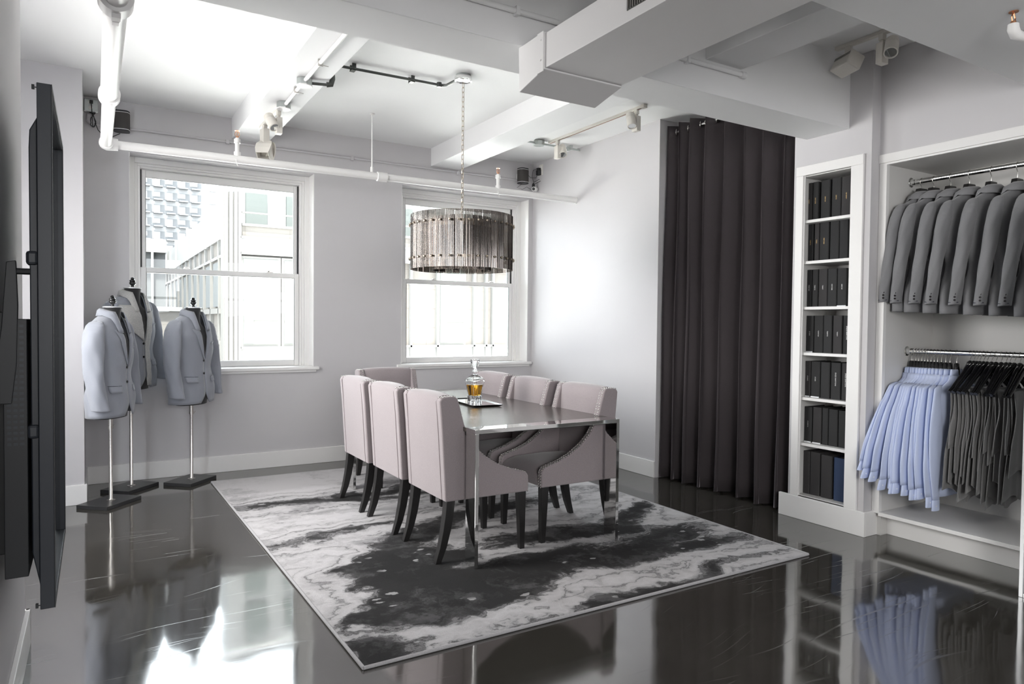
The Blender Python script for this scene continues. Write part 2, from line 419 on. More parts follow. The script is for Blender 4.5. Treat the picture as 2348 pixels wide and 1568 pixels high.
mbw.box(XR+.35, XR+.75, 3.2, 4.575, 0, ZC)              # back of the curtain recess
mbw.box(XR, XR+.75, 3.135, 3.2, 0, ZC)
mbw.box(XR, XR+.75, 2.76, 3.135, 2.40, ZC); mbw.box(XR, XR+.75, 2.632, 2.76, 0, ZC)
mbw.box(XR, XR+.75, 2.76, 3.135, 0, .165); mbw.box(XR+.36, XR+.75, 2.76, 3.135, .165, 2.40)
struct(obj('wall_right', mbw, 'wall'))
struct(box('wall_right_upper', XC, 5.2, .98, 2.633, 2.458, ZC, 'wall'))
struct(box('wall_right_near', XC, 5.2, YF, .98, 0, ZC, 'wall'))
struct(box('wall_right_cavity', 5.03, 5.2, .98, 2.633, 0, 2.458, 'wall'))

def trim(name, parts, mat='white', bevel=.003):
    mb = MB()
    for p in parts: mb.box(*p)
    return struct(obj(name, mb, mat, bevel=bevel))
BH = .146
trim('baseboard_back', [(-.065, XR, YB-.016, YB, 0, BH)])
trim('baseboard_right', [(XR-.016, XR, 4.575, YB-.016, 0, BH)])
trim('baseboard_left', [(-.25, -.232, YF, 3.478, 0, BH), (-.75, -.232, 3.46, 3.478, 0, BH)])
trim('baseboard_pilaster', [(-1.2, -.049, 5.914, 5.93, 0, BH), (-.065, -.049, 5.93, YB-.016, 0, BH)])
trim('baseboard_closet_side', [(XR, 4.41, 2.612, 2.6315, 0, .16), (XR-.02, XR, 2.612, 3.264, 0, .16)])
trim('baseboard_front', [(-.25, XC, YF, YF+.016, 0, BH)])

def beam(name, *a): return struct(obj(name, MB().box(*a), 'beam', bevel=.004))
beam('trim_beam_window_left', 1.056, 1.36, 3.11, YB, 2.97, ZC+.01)
beam('trim_beam_window_right', 2.99, 3.32, 3.11, YB, 2.97, ZC+.01)
beam('trim_beam_cross_middle', -1.2, XR+.01, 2.79, 3.11, 2.65, ZC+.01)
beam('trim_beam_cross_near', -.25, XC+.01, 1.05, 1.79, 2.65, ZC+.01)
beam('trim_beam_bay_left', 1.05, 1.34, 1.79, 2.79, 2.83, ZC+.01)
beam('trim_beam_bay_right', 2.92, 3.21, 1.79, 2.79, 2.83, ZC+.01)

# ------------------------------------------------------------------ windows
def window(num, x0, x1, z0, z1, gx0, gx1):
    """sash window set back in a deep opening; built in room coordinates"""
    w = struct(bpy.data.objects.new('window_%d' % num, None)); C.objects.link(w)
    Y0, Y1 = YB+.17, YB+.30
    mb = MB()                                         # white side linings
    mb.box(x0, x0+.006, YB+.001, Y0, z0, z1-.0); mb.box(x1-.006, x1, YB+.001, Y0, z0, z1)
    obj('side_lining', mb, 'white', w)
    # stepped casing
    mb = MB(); yy = Y0-.012
    for k, (inset, wd) in enumerate(((0, .048), (.048, .022), (.070, .02))):
        a, b, c, d = x0+inset, x1-inset, z0, z1-inset*.95; y = yy+.012*k
        mb.box(a, a+wd, y, Y1, c, d); mb.box(b-wd, b, y, Y1, c, d); mb.box(a+wd, b-wd, y, Y1, d-wd*.95, d)
    obj('casing', mb, 'white', w, bevel=.003)
    ix0, ix1, iz1 = x0+.092, x1-.092, z1-.088
    mid = 1.765
    # black weatherstrips beside the upper sash
    for xa in (ix0, ix1-.011):
        obj('weatherstrip', MB().box(xa+.0005, xa+.0105, Y0+.045, Y0+.06, mid+.01, iz1-.002), 'rubber', w)
        obj('jamb_liner', MB().box(xa-.002, xa+.013, Y0+.0965, Y1-.002, z0+.004, iz1+.004), 'white', w)
    def sash(nm, a, b, c, d, y, st, top, bot):
        m_ = MB(); m_.box(a, a+st, y, y+.035, c, d); m_.box(b-st, b, y, y+.035, c, d)
        m_.box(a+st, b-st, y, y+.035, d-top, d); m_.box(a+st, b-st, y, y+.035, c, c+bot)
        s_ = obj(nm, m_, 'white', w, bevel=.004)
        obj('pane', MB().box(a+st-.002, b-st+.002, y+.016, y+.020, c+bot-.002, d-top+.002), 'pane', s_)
        mm = MB(); g = .0025                           # dark glazing bead
        mm.box(a+st, a+st+g, y-.0005, y+.015, c+bot, d-top); mm.box(b-st-g, b-st, y-.0005, y+.015, c+bot, d-top)
        mm.box(a+st, b-st, y-.0005, y+.015, d-top-g, d-top)
        obj('glazing_bead', mm, 'darkmetal', s_)
        return s_
    up = sash('upper_sash', ix0+.012, ix1-.012, mid, iz1, Y0+.060, .030, .065, .03)
    lo = sash('lower_sash', ix0, ix1, z0+.004, mid+.045, Y0+.022, .045, .045, .055)
    for fx in (.27, .80):                              # two sash locks on the meeting rail
        lx = ix0+(ix1-ix0)*fx; mb = MB()
        mb.box(lx-.03, lx+.03, Y0+.026, Y0+.050, mid+.045, mid+.052); mb.cyl((lx-.012, Y0+.038, mid+.052), .010, .010, 12)
        mb.box(lx-.010, lx+.026, Y0+.030, Y0+.040, mid+.058, mid+.064)
        obj('sash_lock', mb, 'nickel', lo, bevel=.001)
    mb = MB(); mb.box(x0-.045, min(x1+.045, XR-.001), YB-.035, YB+.003, z0-.028, z0); mb.box(x0+.001, x1-.001, YB-.01, Y1, z0-.028, z0+.003)
    mb.box(x0-.02, min(x1+.02, XR-.001), YB-.018, YB+.001, z0-.05, z0-.028)
    obj('window_sill', mb, 'white', w, bevel=.005)
    return w
window(1, *W1, 0, 0); window(2, *W2, 0, 0)
for i, (a, b, c, d) in enumerate(RW):  # unseen windows built around the rear fill lamps
    w_ = struct(bpy.data.objects.new('window_%d' % (i+3), None)); C.objects.link(w_)
    mb = MB(); Y = YF-.16
    mb.box(a, a+.06, Y, Y+.08, c, d); mb.box(b-.06, b, Y, Y+.08, c, d); mb.box(a, b, Y, Y+.08, c, c+.06); mb.box(a, b, Y, Y+.08, d-.06, d)
    mb.box(a, b, Y, Y+.08, (c+d)/2-.025, (c+d)/2+.025)
    obj('window_frame', mb, 'white', w_)
    obj('blocking_panel', MB().box(a-.05, b+.05, YF-.27, YF-.26, c-.05, d+.05), 'closet', w_)  # added solid panel keeping the sun out of the rear opening

# ================================================================== RUG
rug = empty('area_rug', (0, 0, 0), 0, 'large rectangular rug with black and grey marbled swirls under the dining table', 'rug')
rc = [(.882, 2.560), (3.615, 2.560), (3.60, 6.20), (.825, 6.212)]
def insetq(q, d):
    cx = sum(p[0] for p in q)/4; cy = sum(p[1] for p in q)/4
    return [(p[0]-math.copysign(d, p[0]-cx), p[1]-math.copysign(d, p[1]-cy)) for p in q]
obj('pile', MB().prism(insetq(rc, .014), .001, .013, 'z'), 'rug', rug)
mb = MB(); q = insetq(rc, .008); q2 = q+[q[0], q[1]]
for k in range(4): mb.tube([(q[k][0], q[k][1], .008), (q[(k+1) % 4][0], q[(k+1) % 4][1], .008)], .0075, 8)
obj('bound_edge', mb, 'rugedge', rug, smooth=True)
RZ = .013

# ================================================================== TABLE
T0, T1, TX0, TX1, TH = 3.300, 5.470, 1.766, 2.770, .772
tb = empty('dining_table', ((TX0+TX1)/2, (T0+T1)/2, RZ), 0, 'long grey wood veneer dining table with polished steel end frames standing on the rug', 'table')
def tbox(name, x0, x1, y0, y1, z0, z1, mat, bev=.0015):
    o = tb.location; return box(name, x0-o.x, x1-o.x, y0-o.y, y1-o.y, z0-o.z, z1-o.z, mat, tb, bev)
th, dp = .022, .112
for (a, b) in ((T0, T0+dp), (T1-dp, T1)):
    for (x0, x1) in ((TX0, TX0+th), (TX1-th, TX1)): tbox('leg', x0, x1, a, b, RZ, TH-th, 'chrome')
    tbox('top_bar', TX0, TX1, a, b, TH-th, TH, 'chrome')
tbox('tabletop', TX0+.001, TX1-.001, T0+dp, T1-dp, TH-.024, TH, 'veneer')
mb = MB(); o = tb.location
mb.box(TX0+.012-o.x, TX1-.012-o.x, T0+dp-o.y, T1-dp-o.y, TH-.045-o.z, TH-.024-o.z)
obj('underframe', mb, 'darkmetal', tb)

# ================================================================== CHAIRS
# local axes: x = forwards from the rear face, y = sideways (centred), z = up
CW = .265
PROF = [(.040, .345), (.030, .50), (.014, .75), (.0, .905), (.012, .925), (.04, .930), (.095, .930), (.112, .915), (.135, .84), (.152, .775), (.185, .70),
        (.225, .64), (.285, .585), (.370, .530), (.455, .495), (.535, .472), (.568, .462), (.582, .440), (.584, .40), (.583, .345)]
def make_chair():
    t = empty('dining_chair')
    for s in (-1, 1):
        mb = MB().prism(PROF, s*(CW-.052), s*CW, 'y')
        obj('side_panel', mb, 'chairfab', t, bevel=.009, seg=3, smooth=40)
    # back board with softly padded front
    mb = MB(); rings = []
    ny = 14
    prof = [(.041, .348), (.031, .50), (.015, .75), (.004, .905), (.016, .925), (.045, .935), (.085, .932), (.108, .915), (.112, .85), (.118, .70), (.126, .55), (.135, .44), (.13, .348)]
    for j in range(ny+1):
        y = -(CW-.054) + (2*CW-.108)*j/ny; u = 1-abs(2*j/ny-1)**3
        rings.append([Vector((x + (.012*u if i > 5 and x > .05 else 0), y, z + (.008*u if z > .9 else 0))) for i, (x, z) in enumerate(prof)])
    obj('backrest', mb.loft(rings), 'chairfab', t, smooth=60)
    mb = MB(); rings = []                          # seat cushion, slightly crowned
    for j in range(ny+1):
        y = -(CW-.056) + (2*CW-.112)*j/ny; u = (1-abs(2*j/ny-1)**4)
        rings.append([Vector((x, y, z)) for x, z in ((.12, .350), (.12, .45+.02*u), (.30, .452+.028*u), (.50, .448+.026*u), (.555, .435+.02*u), (.582, .41), (.586, .38), (.582, .350))])
    obj('seat', mb.loft(rings), 'chairfab', t, smooth=60)
    # nail heads: two rows along the edge of each side panel
    P = PROF[4:]; L = [0]
    for a, b in zip(P, P[1:]): L.append(L[-1]+math.dist(a, b))
    nn = int(L[-1]/.0175)
    for s in (-1, 1):
        mb = MB()
        for k in range(nn+1):
            d = L[-1]*k/nn; i = max(j for j in range(len(L)) if L[j] <= d+1e-9); i = min(i, len(P)-2)
            f = (d-L[i])/(L[i+1]-L[i]); x = P[i][0]+f*(P[i+1][0]-P[i][0]); z = P[i][1]+f*(P[i+1][1]-P[i][1])
            tx, tz = P[i+1][0]-P[i][0], P[i+1][1]-P[i][1]; l = math.hypot(tx, tz); nx, nz = -tz/l, tx/l
            if nx < -.2 and nz < 0: nx, nz = -nx, -nz
            if nz < 0 and x < .5: nx, nz = -nx, -nz
            if x > .57 and nx < 0: nx = -nx; nz = -nz
            for yo in (.013, .037):
                mb.sphere((x+nx*.0004, s*(CW-yo), z+nz*.0004), .0048, 8, 4)
        obj('nail_trim', mb, 'nickel', t, smooth=True)
    for s in (-1, 1):                                  # rear seams
        obj('seam_piping', MB().tube([(x-.001, s*(CW-.050), z) for x, z in ((.040, .35), (.030, .50), (.014, .75), (.001, .905))], .0013, 6), 'chairfab', t, smooth=True)
    for s in (-1, 1):                                  # front legs taper, rear legs sabre
        c = s*(CW-.034)
        def ring(x, y, z, h): return [Vector((x-h, y-h, z)), Vector((x+h, y-h, z)), Vector((x+h, y+h, z)), Vector((x-h, y+h, z))]
        obj('front_leg', MB().loft([ring(.548, c, .352, .0245), ring(.552, c, .18, .020), ring(.556, c, 0, .0155)]), 'blackwood', t, bevel=.002)
        rg = [(.078, .352, .026), (.070, .27, .025), (.056, .18, .0235), (.036, .09, .021), (.006, 0, .0165)]
        obj('rear_leg', MB().loft([ring(x, c, z, h) for x, z, h in rg]), 'blackwood', t, bevel=.002)
    return t
ch0 = make_chair()
seats = [  # x of rear face, y centre, rotation, label, group
    (1.622, 3.715, 0, 'lilac grey upholstered chair nearest the camera, back turned, on the left side of the table', 'chairs on the left side of the table'),
    (1.615, 4.335, 0, 'middle chair of the row with backs turned on the left side of the table', 'chairs on the left side of the table'),
    (1.602, 4.930, 0, 'farthest chair with its back turned on the left side of the table', 'chairs on the left side of the table'),
    (2.900, 3.740, PI, 'studded chair nearest the camera on the right side of the table, seat facing left', 'chairs on the right side of the table'),
    (2.893, 4.360, PI, 'middle of the three studded chairs along the right side of the table', 'chairs on the right side of the table'),
    (2.890, 4.965, PI, 'studded chair on the right side of the table behind the decanter, nearest the window', 'chairs on the right side of the table'),
    (2.205, 5.865, -PI/2, 'studded chair at the far head of the table by the window wall', 'chair at the head of the table')]
for i, (x, y, rz, lb, gp) in enumerate(seats):
    c = ch0 if i == 0 else dup(ch0)
    c.location = (x, y, RZ); c.rotation_euler = (0, 0, rz); setp(c, lb, 'chair', gp)

# ================================================================== TRAY AND DECANTER
tr = empty('serving_tray', (2.362, 4.435, TH), R(-6), 'small rectangular black tray with a mirrored face on the tabletop', 'tray')
mb = MB(); a, b = .112, .255
rings = [[Vector((x*sx, y*sy, z)) for x, y in ((-1, -1), (1, -1), (1, 1), (-1, 1))] for sx, sy, z in ((a-.02, b-.02, .001), (a-.012, b-.012, .004), (a, b, .013), (a-.003, b-.003, .015), (a-.016, b-.016, .007))]
obj('tray_rim', mb.loft(rings), 'black', tr, bevel=.0008)
obj('mirror_inlay', MB().box(-a+.017, a-.017, -b+.017, b-.017, .0065, .0085), 'mirror', tr)
dc = empty('whiskey_decanter', (2.372, 4.452, TH+.0088), R(14), 'square crystal decanter half full of amber spirit standing on the small tray', 'decanter')
def sq_ring(h, z, ch=.25):
    c = h*ch; return [Vector(p) for p in ((-h+c, -h, z), (h-c, -h, z), (h, -h+c, z), (h, h-c, z), (h-c, h, z), (-h+c, h, z), (-h, h-c, z), (-h, -h+c, z))]
outer = [(.034, 0, .3), (.038, .004, .3), (.038, .045, .22), (.055, .150, .2), (.056, .160, .2), (.050, .172, .3), (.022, .196, .5), (.017, .200, .58), (.0165, .222, .58), (.021, .227, .58), (.021, .231, .58)]
inner = [(.012, .231, .58), (.012, .20, .58), (.020, .192, .5), (.046, .166, .3), (.050, .150, .2), (.033, .050, .22), (.028, .045, .3)]
mb = MB().loft([sq_ring(h, z, c) for h, z, c in outer+inner])
obj('glass_body', mb, 'glass', dc, bevel=.001)
mb = MB()
for i in range(4):
    for k in (-1, 0, 1):
        mt = Matrix.Rotation(PI/2*i, 4, 'Z'); mb.box(k*.021-.0075, k*.021+.0075, -.046, -.0375, 0, .048, mt)
obj('base_facets', mb, 'glass', dc, bevel=.002)
mb = MB().loft([sq_ring(h, z, c) for h, z, c in ((.0275, .046, .3), (.0325, .0505, .22), (.0448, .125, .2), (.0448, .1255, .2))])
obj('whiskey', mb, 'whisky', dc)
mb = MB().loft([sq_ring(h, z, c) for h, z, c in ((.009, .215, .58), (.011, .232, .58), (.012, .240, .5), (.018, .252, .35), (.027, .290, .3), (.0285, .302, .3), (.024, .309, .3))])
obj('stopper', mb, 'glass', dc, bevel=.0015)

# ================================================================== CHANDELIER
CHX, CHY = 2.305, 4.545
cl = empty('drum_chandelier', (CHX, CHY, 0), 0, 'round drum chandelier of smoked ribbed glass panels hanging over the table', 'chandelier')
zt, zb, RO, RI = 2.128, 1.738, .370, .212
obj('canopy', MB().lathe([(.002, 3.112), (.045, 3.110), (.052, 3.106), (.062, 3.108), (.066, 3.120), (.064, 3.135), (.056, 3.138)], n=36), 'chrome', cl, smooth=40)
obj('ceiling_box', MB().cyl((0, 0, 3.138), .054, .022, 24), 'galv', cl, smooth=40)
# chain
links = MB(); z = 3.100; k = 0
while z > zt+.02:
    a = (k % 2)*PI/2+.4; L_, W_ = .021, .0085; pts = []
    for j in range(17):
        q = 2*PI*j/16; x = math.cos(q)*W_; zz = math.sin(q)*W_ + (L_-W_)*(1 if math.sin(q) >= 0 else -1)
        pts.append((x*math.cos(a), x*math.sin(a), z-L_+zz))
    pts.append(pts[0]); links.tube(pts, .0022, 6, cap=False); z -= 2*L_-.0075; k += 1
obj('chain', links, 'bronze', cl, smooth=True)
fr = MB()
for rad, z_ in ((RO-.012, zt-.085), (RO-.012, zb+.062), (RI+.010, zt-.085), (RI+.010, zb+.062)):
    fr.lathe([(rad-.003, z_), (rad+.003, z_), (rad+.003, z_+.022), (rad-.003, z_+.022), (rad-.003, z_)], n=72, cap=False)
for i in range(3):
    a = 2*PI*i/3+.3; fr.tube([(0, 0, zt-.04), (math.cos(a)*(RO-.014), math.sin(a)*(RO-.014), zt-.07)], .004, 8)
fr.tube([(0, 0, zt+.02), (0, 0, zt-.10)], .008, 8)
obj('frame', fr, 'bronze', cl, smooth=40)
def ribbed(wd, h):
    mb = MB(); n = 48; f = []; b = []
    for i in range(n+1):
        x = -wd/2+wd*i/n; y = -.0022*abs(math.sin(PI*x/.0095+PI/2))
        f.append((x, y)); b.append((x, .003))
    poly = f+b[::-1]; return mb.prism(poly, 0, h, 'z')
NP = 36; wd = 2*PI*RO/NP-.003
pan = None
for i in range(NP):
    a = 2*PI*i/NP
    if pan is None:
        pan = obj('glass_panel', ribbed(wd, zt-zb), 'smoke', cl)
        for kz in (zt-zb-.072, .074):
            kb = obj('knob', MB().lathe([(.0045, -.014), (.0045, -.005), (.0075, -.005), (.0085, 0), (.0075, .005), (.002, .0075)], n=12, mat=Matrix.Translation((0, -.010, kz)) @ Matrix.Rotation(PI/2, 4, 'X')), 'bronze', pan, smooth=40)
        p = pan
    else: p = dup(pan, parent=cl)
    p.location = (math.cos(a)*RO, math.sin(a)*RO, zb); p.rotation_euler = (0, 0, a+PI/2)
NI = 22; wi = 2*PI*RI/NI-.003; ip = None
for i in range(NI):
    a = 2*PI*(i+.5)/NI
    if ip is None: ip = obj('inner_glass_panel', ribbed(wi, zt-zb-.01), 'smoke', cl); p = ip
    else: p = dup(ip, parent=cl)
    p.location = (math.cos(a)*RI, math.sin(a)*RI, zb-.004); p.rotation_euler = (0, 0, a+PI/2)
# dark steel conduit feeding the chandelier
cf = empty('lamp_feed_conduit', (1.38, 4.78, ZC), 0, 'dark steel conduit on the ceiling leading to the chandelier canopy', 'conduit')
obj('conduit_tube', MB().tube([(.0, 0, -.030), (.84, -.03, -.030), (.875, -.06, -.032), (.885, -.20, -.034)], .0095, 12), 'darkmetal', cf, smooth=True)
for x in (.18, .62):
    mb = MB().box(x-.016, x+.016, -.030, .026, -.045, -.041); mb.box(x-.014, x+.014, -.030, -.026, -.045, 0); mb.box(x-.014, x+.014, .022, .026, -.045, 0)
    obj('clamp', mb, 'darkmetal', cf)
obj('elbow_joint', MB().cyl((.83, -.028, -.046), .019, .034, 10), 'darkmetal', cf, smooth=40)

# ================================================================== PIPES, CONDUITS, SPRINKLERS
PY, PZ = 5.80, 2.613
pp = empty('sprinkler_pipe', (.08, PY, PZ), 0, 'white painted sprinkler pipe running across the window wall with an elbow at its left', 'pipe')
obj('cross_run', MB().tube([(.03, 0, 0), (XR-.08+.01, 0, .012)], .031, 20), 'pipe', pp, smooth=True)
obj('ceiling_run', MB().tube([(0, 0, 0), (0, -1.25, -.002)], .036, 20), 'pipe', pp, smooth=True)
obj('ceiling_run', MB().tube([(0, -1.25, -.002), (0, -4.9, -.01)], .044, 20), 'pipe', pp, smooth=True)
obj('elbow', MB().tube([(0, -.05, 0), (0, -.02, 0), (.012, -.004, 0), (.03, 0, 0), (.075, 0, 0)], [.046, .047, .049, .046, .042], 20), 'pipe', pp, smooth=True)
for y, r_ in ((-1.25, .055), (-2.62, .064)):
    mb = MB().tube([(0, y+.045, 0), (0, y+.043, 0), (0, y-.043, 0), (0, y-.045, 0)], [r_-.004, r_, r_, r_-.004], 24)
    mb.box(-.016, .016, y-.02, y+.02, -r_-.016, -r_+.008); mb.box(-.012, .012, y+.06, y+.095, -r_-.006, -r_+.02)
    obj('pipe_coupling', mb, 'pipe', pp, smooth=40)
for x in (2.075,):
    obj('pipe_coupling', MB().tube([(x-.045, 0, .006), (x-.043, 0, .006), (x+.043, 0, .006), (x+.045, 0, .006)], [.038, .041, .041, .038], 20), 'pipe', pp, smooth=40)
obj('end_collar', MB().cyl((XR-.08-.012, 0, .012), .034, .012, 20, 'x'), 'pipe', pp, smooth=40)
mb = MB().tube([(1.985, 0, .035), (1.985, 0, ZC-PZ-.004)], .006, 8); mb.cyl((1.985, 0, .02), .014, .06, 10); mb.cyl((1.985, 0, ZC-PZ-.012), .022, .011, 14)
obj('hanger_rod', mb, 'pipe', pp, smooth=40)
def sprinkler(x, label):
    s = empty('fire_sprinkler', (x, PY, PZ+.030), 0, label, 'sprinkler', 'upright sprinkler heads on the pipe')
    mb = MB().cyl((0, 0, -.005), .026, .035, 16); mb.cyl((0, 0, .03), .017, .075, 14); mb.cyl((0, 0, .10), .025, .03, 16); mb.cyl((0, 0, .128), .014, .012, 12)
    obj('riser', mb, 'pipe', s, smooth=40)
    mb = MB().cyl((0, 0, .139), .010, .012, 10)
    for k in (-1, 1): mb.tube([(k*.010, 0, .150), (k*.017, 0, .165), (k*.014, 0, .182), (0, 0, .196)], .0028, 6)
    mb.cyl((0, 0, .150), .0035, .035, 8); mb.cyl((0, 0, .194), .019, .0025, 16)
    obj('brass_head', mb, 'copper', s, smooth=40)
    obj('cable_tie', MB().tube([(-.008, -.02, -.01), (-.014, -.034, -.05), (0, -.026, -.085)], .003, 6), 'pipe', s, smooth=True)
sprinkler(.967, 'upright sprinkler head on the white pipe above the left window')
sprinkler(3.323, 'upright sprinkler head on the white pipe above the right window')
s2 = empty('fire_sprinkler', (3.22, 1.402, 2.565), 0, 'dark copper sprinkler head on a white elbow in the top right corner', 'sprinkler')
mb = MB().tube([(.55, -.05, -.01), (.07, -.006, -.01), (.02, 0, -.008), (0, 0, .01), (0, 0, .028)], [.016, .018, .022, .022, .020], 14)
obj('elbow_pipe', mb, 'pipe', s2, smooth=True)
mb = MB().cyl((0, 0, .028), .010, .012, 10)
for k in (-1, 1): mb.tube([(k*.009, 0, .040), (k*.015, 0, .055), (0, 0, .078)], .0028, 6)
mb.cyl((0, 0, .076), .018, .003, 14)
obj('brass_head', mb, 'copper', s2, smooth=40)
# thin conduits on walls
wc = empty('wall_conduit', (0, YB-.015, 2.935), 0, 'thin grey painted conduit running along the window wall under the ceiling', 'conduit')
obj('conduit_tube', MB().tube([(-.02, 0, .004), (.03, 0, 0), (1.0, 0, 0), (XR-.05, 0, .012)], .010, 10), 'wall', wc, smooth=True)
for x in (1.02, 2.15, 3.30): obj('clamp', MB().box(x-.014, x+.014, -.014, .014, -.018, .018), 'wall', wc, bevel=.002)
obj('elbow_joint', MB().tube([(-.03, .0, .075), (-.03, 0, .02), (-.01, 0, .002), (.03, 0, 0)], [.014, .02, .02, .014], 10), 'wall', wc, smooth=True)
bc = empty('beam_conduit', (0, 2.79-.017, 2.795), 0, 'white conduit running along the front face of the middle cross beam', 'conduit')
obj('conduit_tube', MB().tube([(-.25, 0, 0), (3.215, 0, 0)], .013, 12), 'beam', bc, smooth=True)
for x in (1.68, 2.765):
    mb = MB().box(x-.010, x+.010, -.017, .017, -.022, .020); mb.box(x-.03, x+.03, -.004, .017, -.010, .003)
    obj('clamp', mb, 'beam', bc, bevel=.002)
obj('end_connector', MB().cyl((3.19, 0, 0), .019, .035, 12, 'x'), 'beam', bc, smooth=40)

# ================================================================== TRACK LIGHTS
def spot(parent, loc, rz, tilt, drv=True, lens=True, drvoff=(.052, 0, -.09)):
    """small white cylinder lamp and its driver box, as one thing"""
    h = empty('lamp_arm', (0, 0, 0)); return h
def spotlight(loc, rz, tilt, label, rdrv=0, side=1, group='white track spotlights on the ceiling'):
    s = empty('track_spotlight', loc, rdrv, label, 'spotlight', group)
    mb = MB().box(-.014, .014, -.020, .020, -.035, 0); mb.box(-.010, .010, -.012, .012, -.06, -.03)
    obj('track_adapter', mb, 'offwhite', s, bevel=.002)
    obj('driver_box', MB().box(-.021, .021, -.032, .032, -.175, -.052), 'offwhite', s, bevel=.003)
    mt = Matrix.Translation((side*.058, 0, -.085)) @ Matrix.Rotation(rz, 4, 'Z') @ Matrix.Rotation(tilt, 4, 'X')
    o = obj('lamp_body', MB().lathe([(.030, .055), (.036, .052), (.038, .02), (.038, .016), (.036, .014), (.036, .011), (.038, .009), (.039, -.07), (.033, -.072), (.031, -.060), (.02, -.052)], n=28, mat=mt, cap=True), 'offwhite', s, smooth=35)
    l = obj('lens', MB().lathe([(.031, -.066), (.026, -.062), (.012, -.050), (.001, -.048)], n=20, mat=mt), 'mirror', o, smooth=True)
    obj('swivel', MB().cyl((min(side*.02, side*.045), 0, -.085), .008, .026, 10, 'x'), 'offwhite', s)
    return s
tk = empty('light_track', (3.86, 5.06, ZC), 0, 'white lighting track on the ceiling near the right wall', 'track')
obj('track_rail', MB().box(-.017, .017, -.70, .66, -.022, 0), 'offwhite', tk, bevel=.002)
obj('track_slot', MB().box(-.004, .004, -.69, .65, -.0235, -.0215), plain('copper_contact', (.22, .08, .05), .5, .5), tk)
obj('end_cap', MB().box(-.020, .020, -.73, -.69, -.028, 0), 'offwhite', tk, bevel=.002)
spotlight((3.86, 4.44, ZC-.022), R(-20), R(-25), 'white track spotlight at the right end of the track beside the curtain', 0, -1)
spotlight((3.86, 5.58, ZC-.022), R(-28), R(-38), 'white track spotlight at the window end of the track above the corner', 0, 1)
jb = empty('junction_conduit', (3.75, 5.745, ZC), 0, 'galvanised conduit with a round junction box at the window end of the ceiling track', 'conduit')
obj('conduit_tube', MB().tube([(-.43, 0, -.028), (XR-3.75-.005, 0, -.028)], .010, 10), 'galv', jb, smooth=True)
obj('junction_box', MB().cyl((0, 0, -.05), .055, .048, 8), 'galv', jb, bevel=.002)
obj('clamp', MB().box(.36, .385, -.03, .03, -.045, 0), 'galv', jb)
# window beam lights
BZ = 2.97
bl = empty('beam_light_conduit', (1.205, 4.45, BZ), 0, 'white conduit with two round junction boxes under the left window beam', 'conduit')
obj('conduit_tube', MB().tube([(-.005, -1.33, -.022), (.0, .22, -.022)], .013, 12), 'pipe', bl, smooth=True)
obj('conduit_tube', MB().tube([(.0, .30, -.022), (.01, .82, -.022)], .013, 12), 'pipe', bl, smooth=True)
for y in (.27, .86):
    j = obj('junction_box', MB().cyl((.005, y, -.045), .052, .044, 8), 'galv', bl, bevel=.003)
    obj('cover_plate', MB().cyl((.005, y, -.052), .054, .008, 8), 'white', j, bevel=.002)
for y in (-.13, .47):
    mb = MB().box(-.016, .016, y-.006, y+.006, -.042, 0); mb.box(.012, .05, y-.003, y+.003, -.037, -.033)
    obj('clamp', mb, 'nickel', bl, bevel=.001)
sc_ = empty('side_conduit', (1.26, 4.72, BZ), 0, 'short dark steel conduit turning up the side of the left window beam', 'conduit')
obj('conduit_tube', MB().tube([(-.0, 0, -.022), (.10, -.03, -.022)], .010, 10), 'darkmetal', sc_, smooth=True)
obj('elbow_joint', MB().tube([(.09, -.028, -.022), (.118, -.034, -.018), (.128, -.036, .02), (.128, -.036, .11)], [.018, .019, .018, .012], 12), 'darkmetal', sc_, smooth=True)
tk2 = empty('light_track', (1.20, 5.70, BZ), 0, 'short white lighting track under the left window beam', 'track')
obj('track_rail', MB().box(-.017, .017, -.33, .36, -.022, 0), 'offwhite', tk2, bevel=.002)
spotlight((1.21, 5.47, BZ-.022), R(25), R(-38), 'round white spotlight under the left window beam', 0, -1)
fl = empty('projector_spotlight', (1.20, 5.93, BZ-.022), R(10), 'boxy white spotlight with a square snout hanging under the left window beam', 'spotlight')
obj('track_adapter', MB().box(-.015, .015, -.022, .022, -.035, 0), 'offwhite', fl, bevel=.002)
obj('driver_box', MB().box(-.026, .026, -.04, .04, -.165, -.03), 'offwhite', fl, bevel=.003)
mt = Matrix.Translation((.0, -.02, -.200)) @ Matrix.Rotation(R(-38), 4, 'Z') @ Matrix.Rotation(R(-40), 4, 'X')
sn = [[mt @ Vector((x*h, y*h, z)) for x, y in ((-1, -1), (1, -1), (1, 1), (-1, 1))] for h, z in ((.045, .06), (.062, .0), (.062, -.05), (.050, -.10), (.044, -.10), (.044, -.03))]
obj('square_snout', MB().loft(sn), 'offwhite', fl, bevel=.002)
obj('reflector', MB().loft([[mt @ Vector((x*.043, y*.043, z)) for x, y in ((-1, -1), (1, -1), (1, 1), (-1, 1))] for z in (-.035, -.028)]), 'nickel', fl)
obj('yoke', MB().cyl((.0, -.02, -.20), .055, .012, 24, 'x').cyl((.05, -.02, -.20), .070, .008, 24, 'x'), 'offwhite', fl, smooth=40)
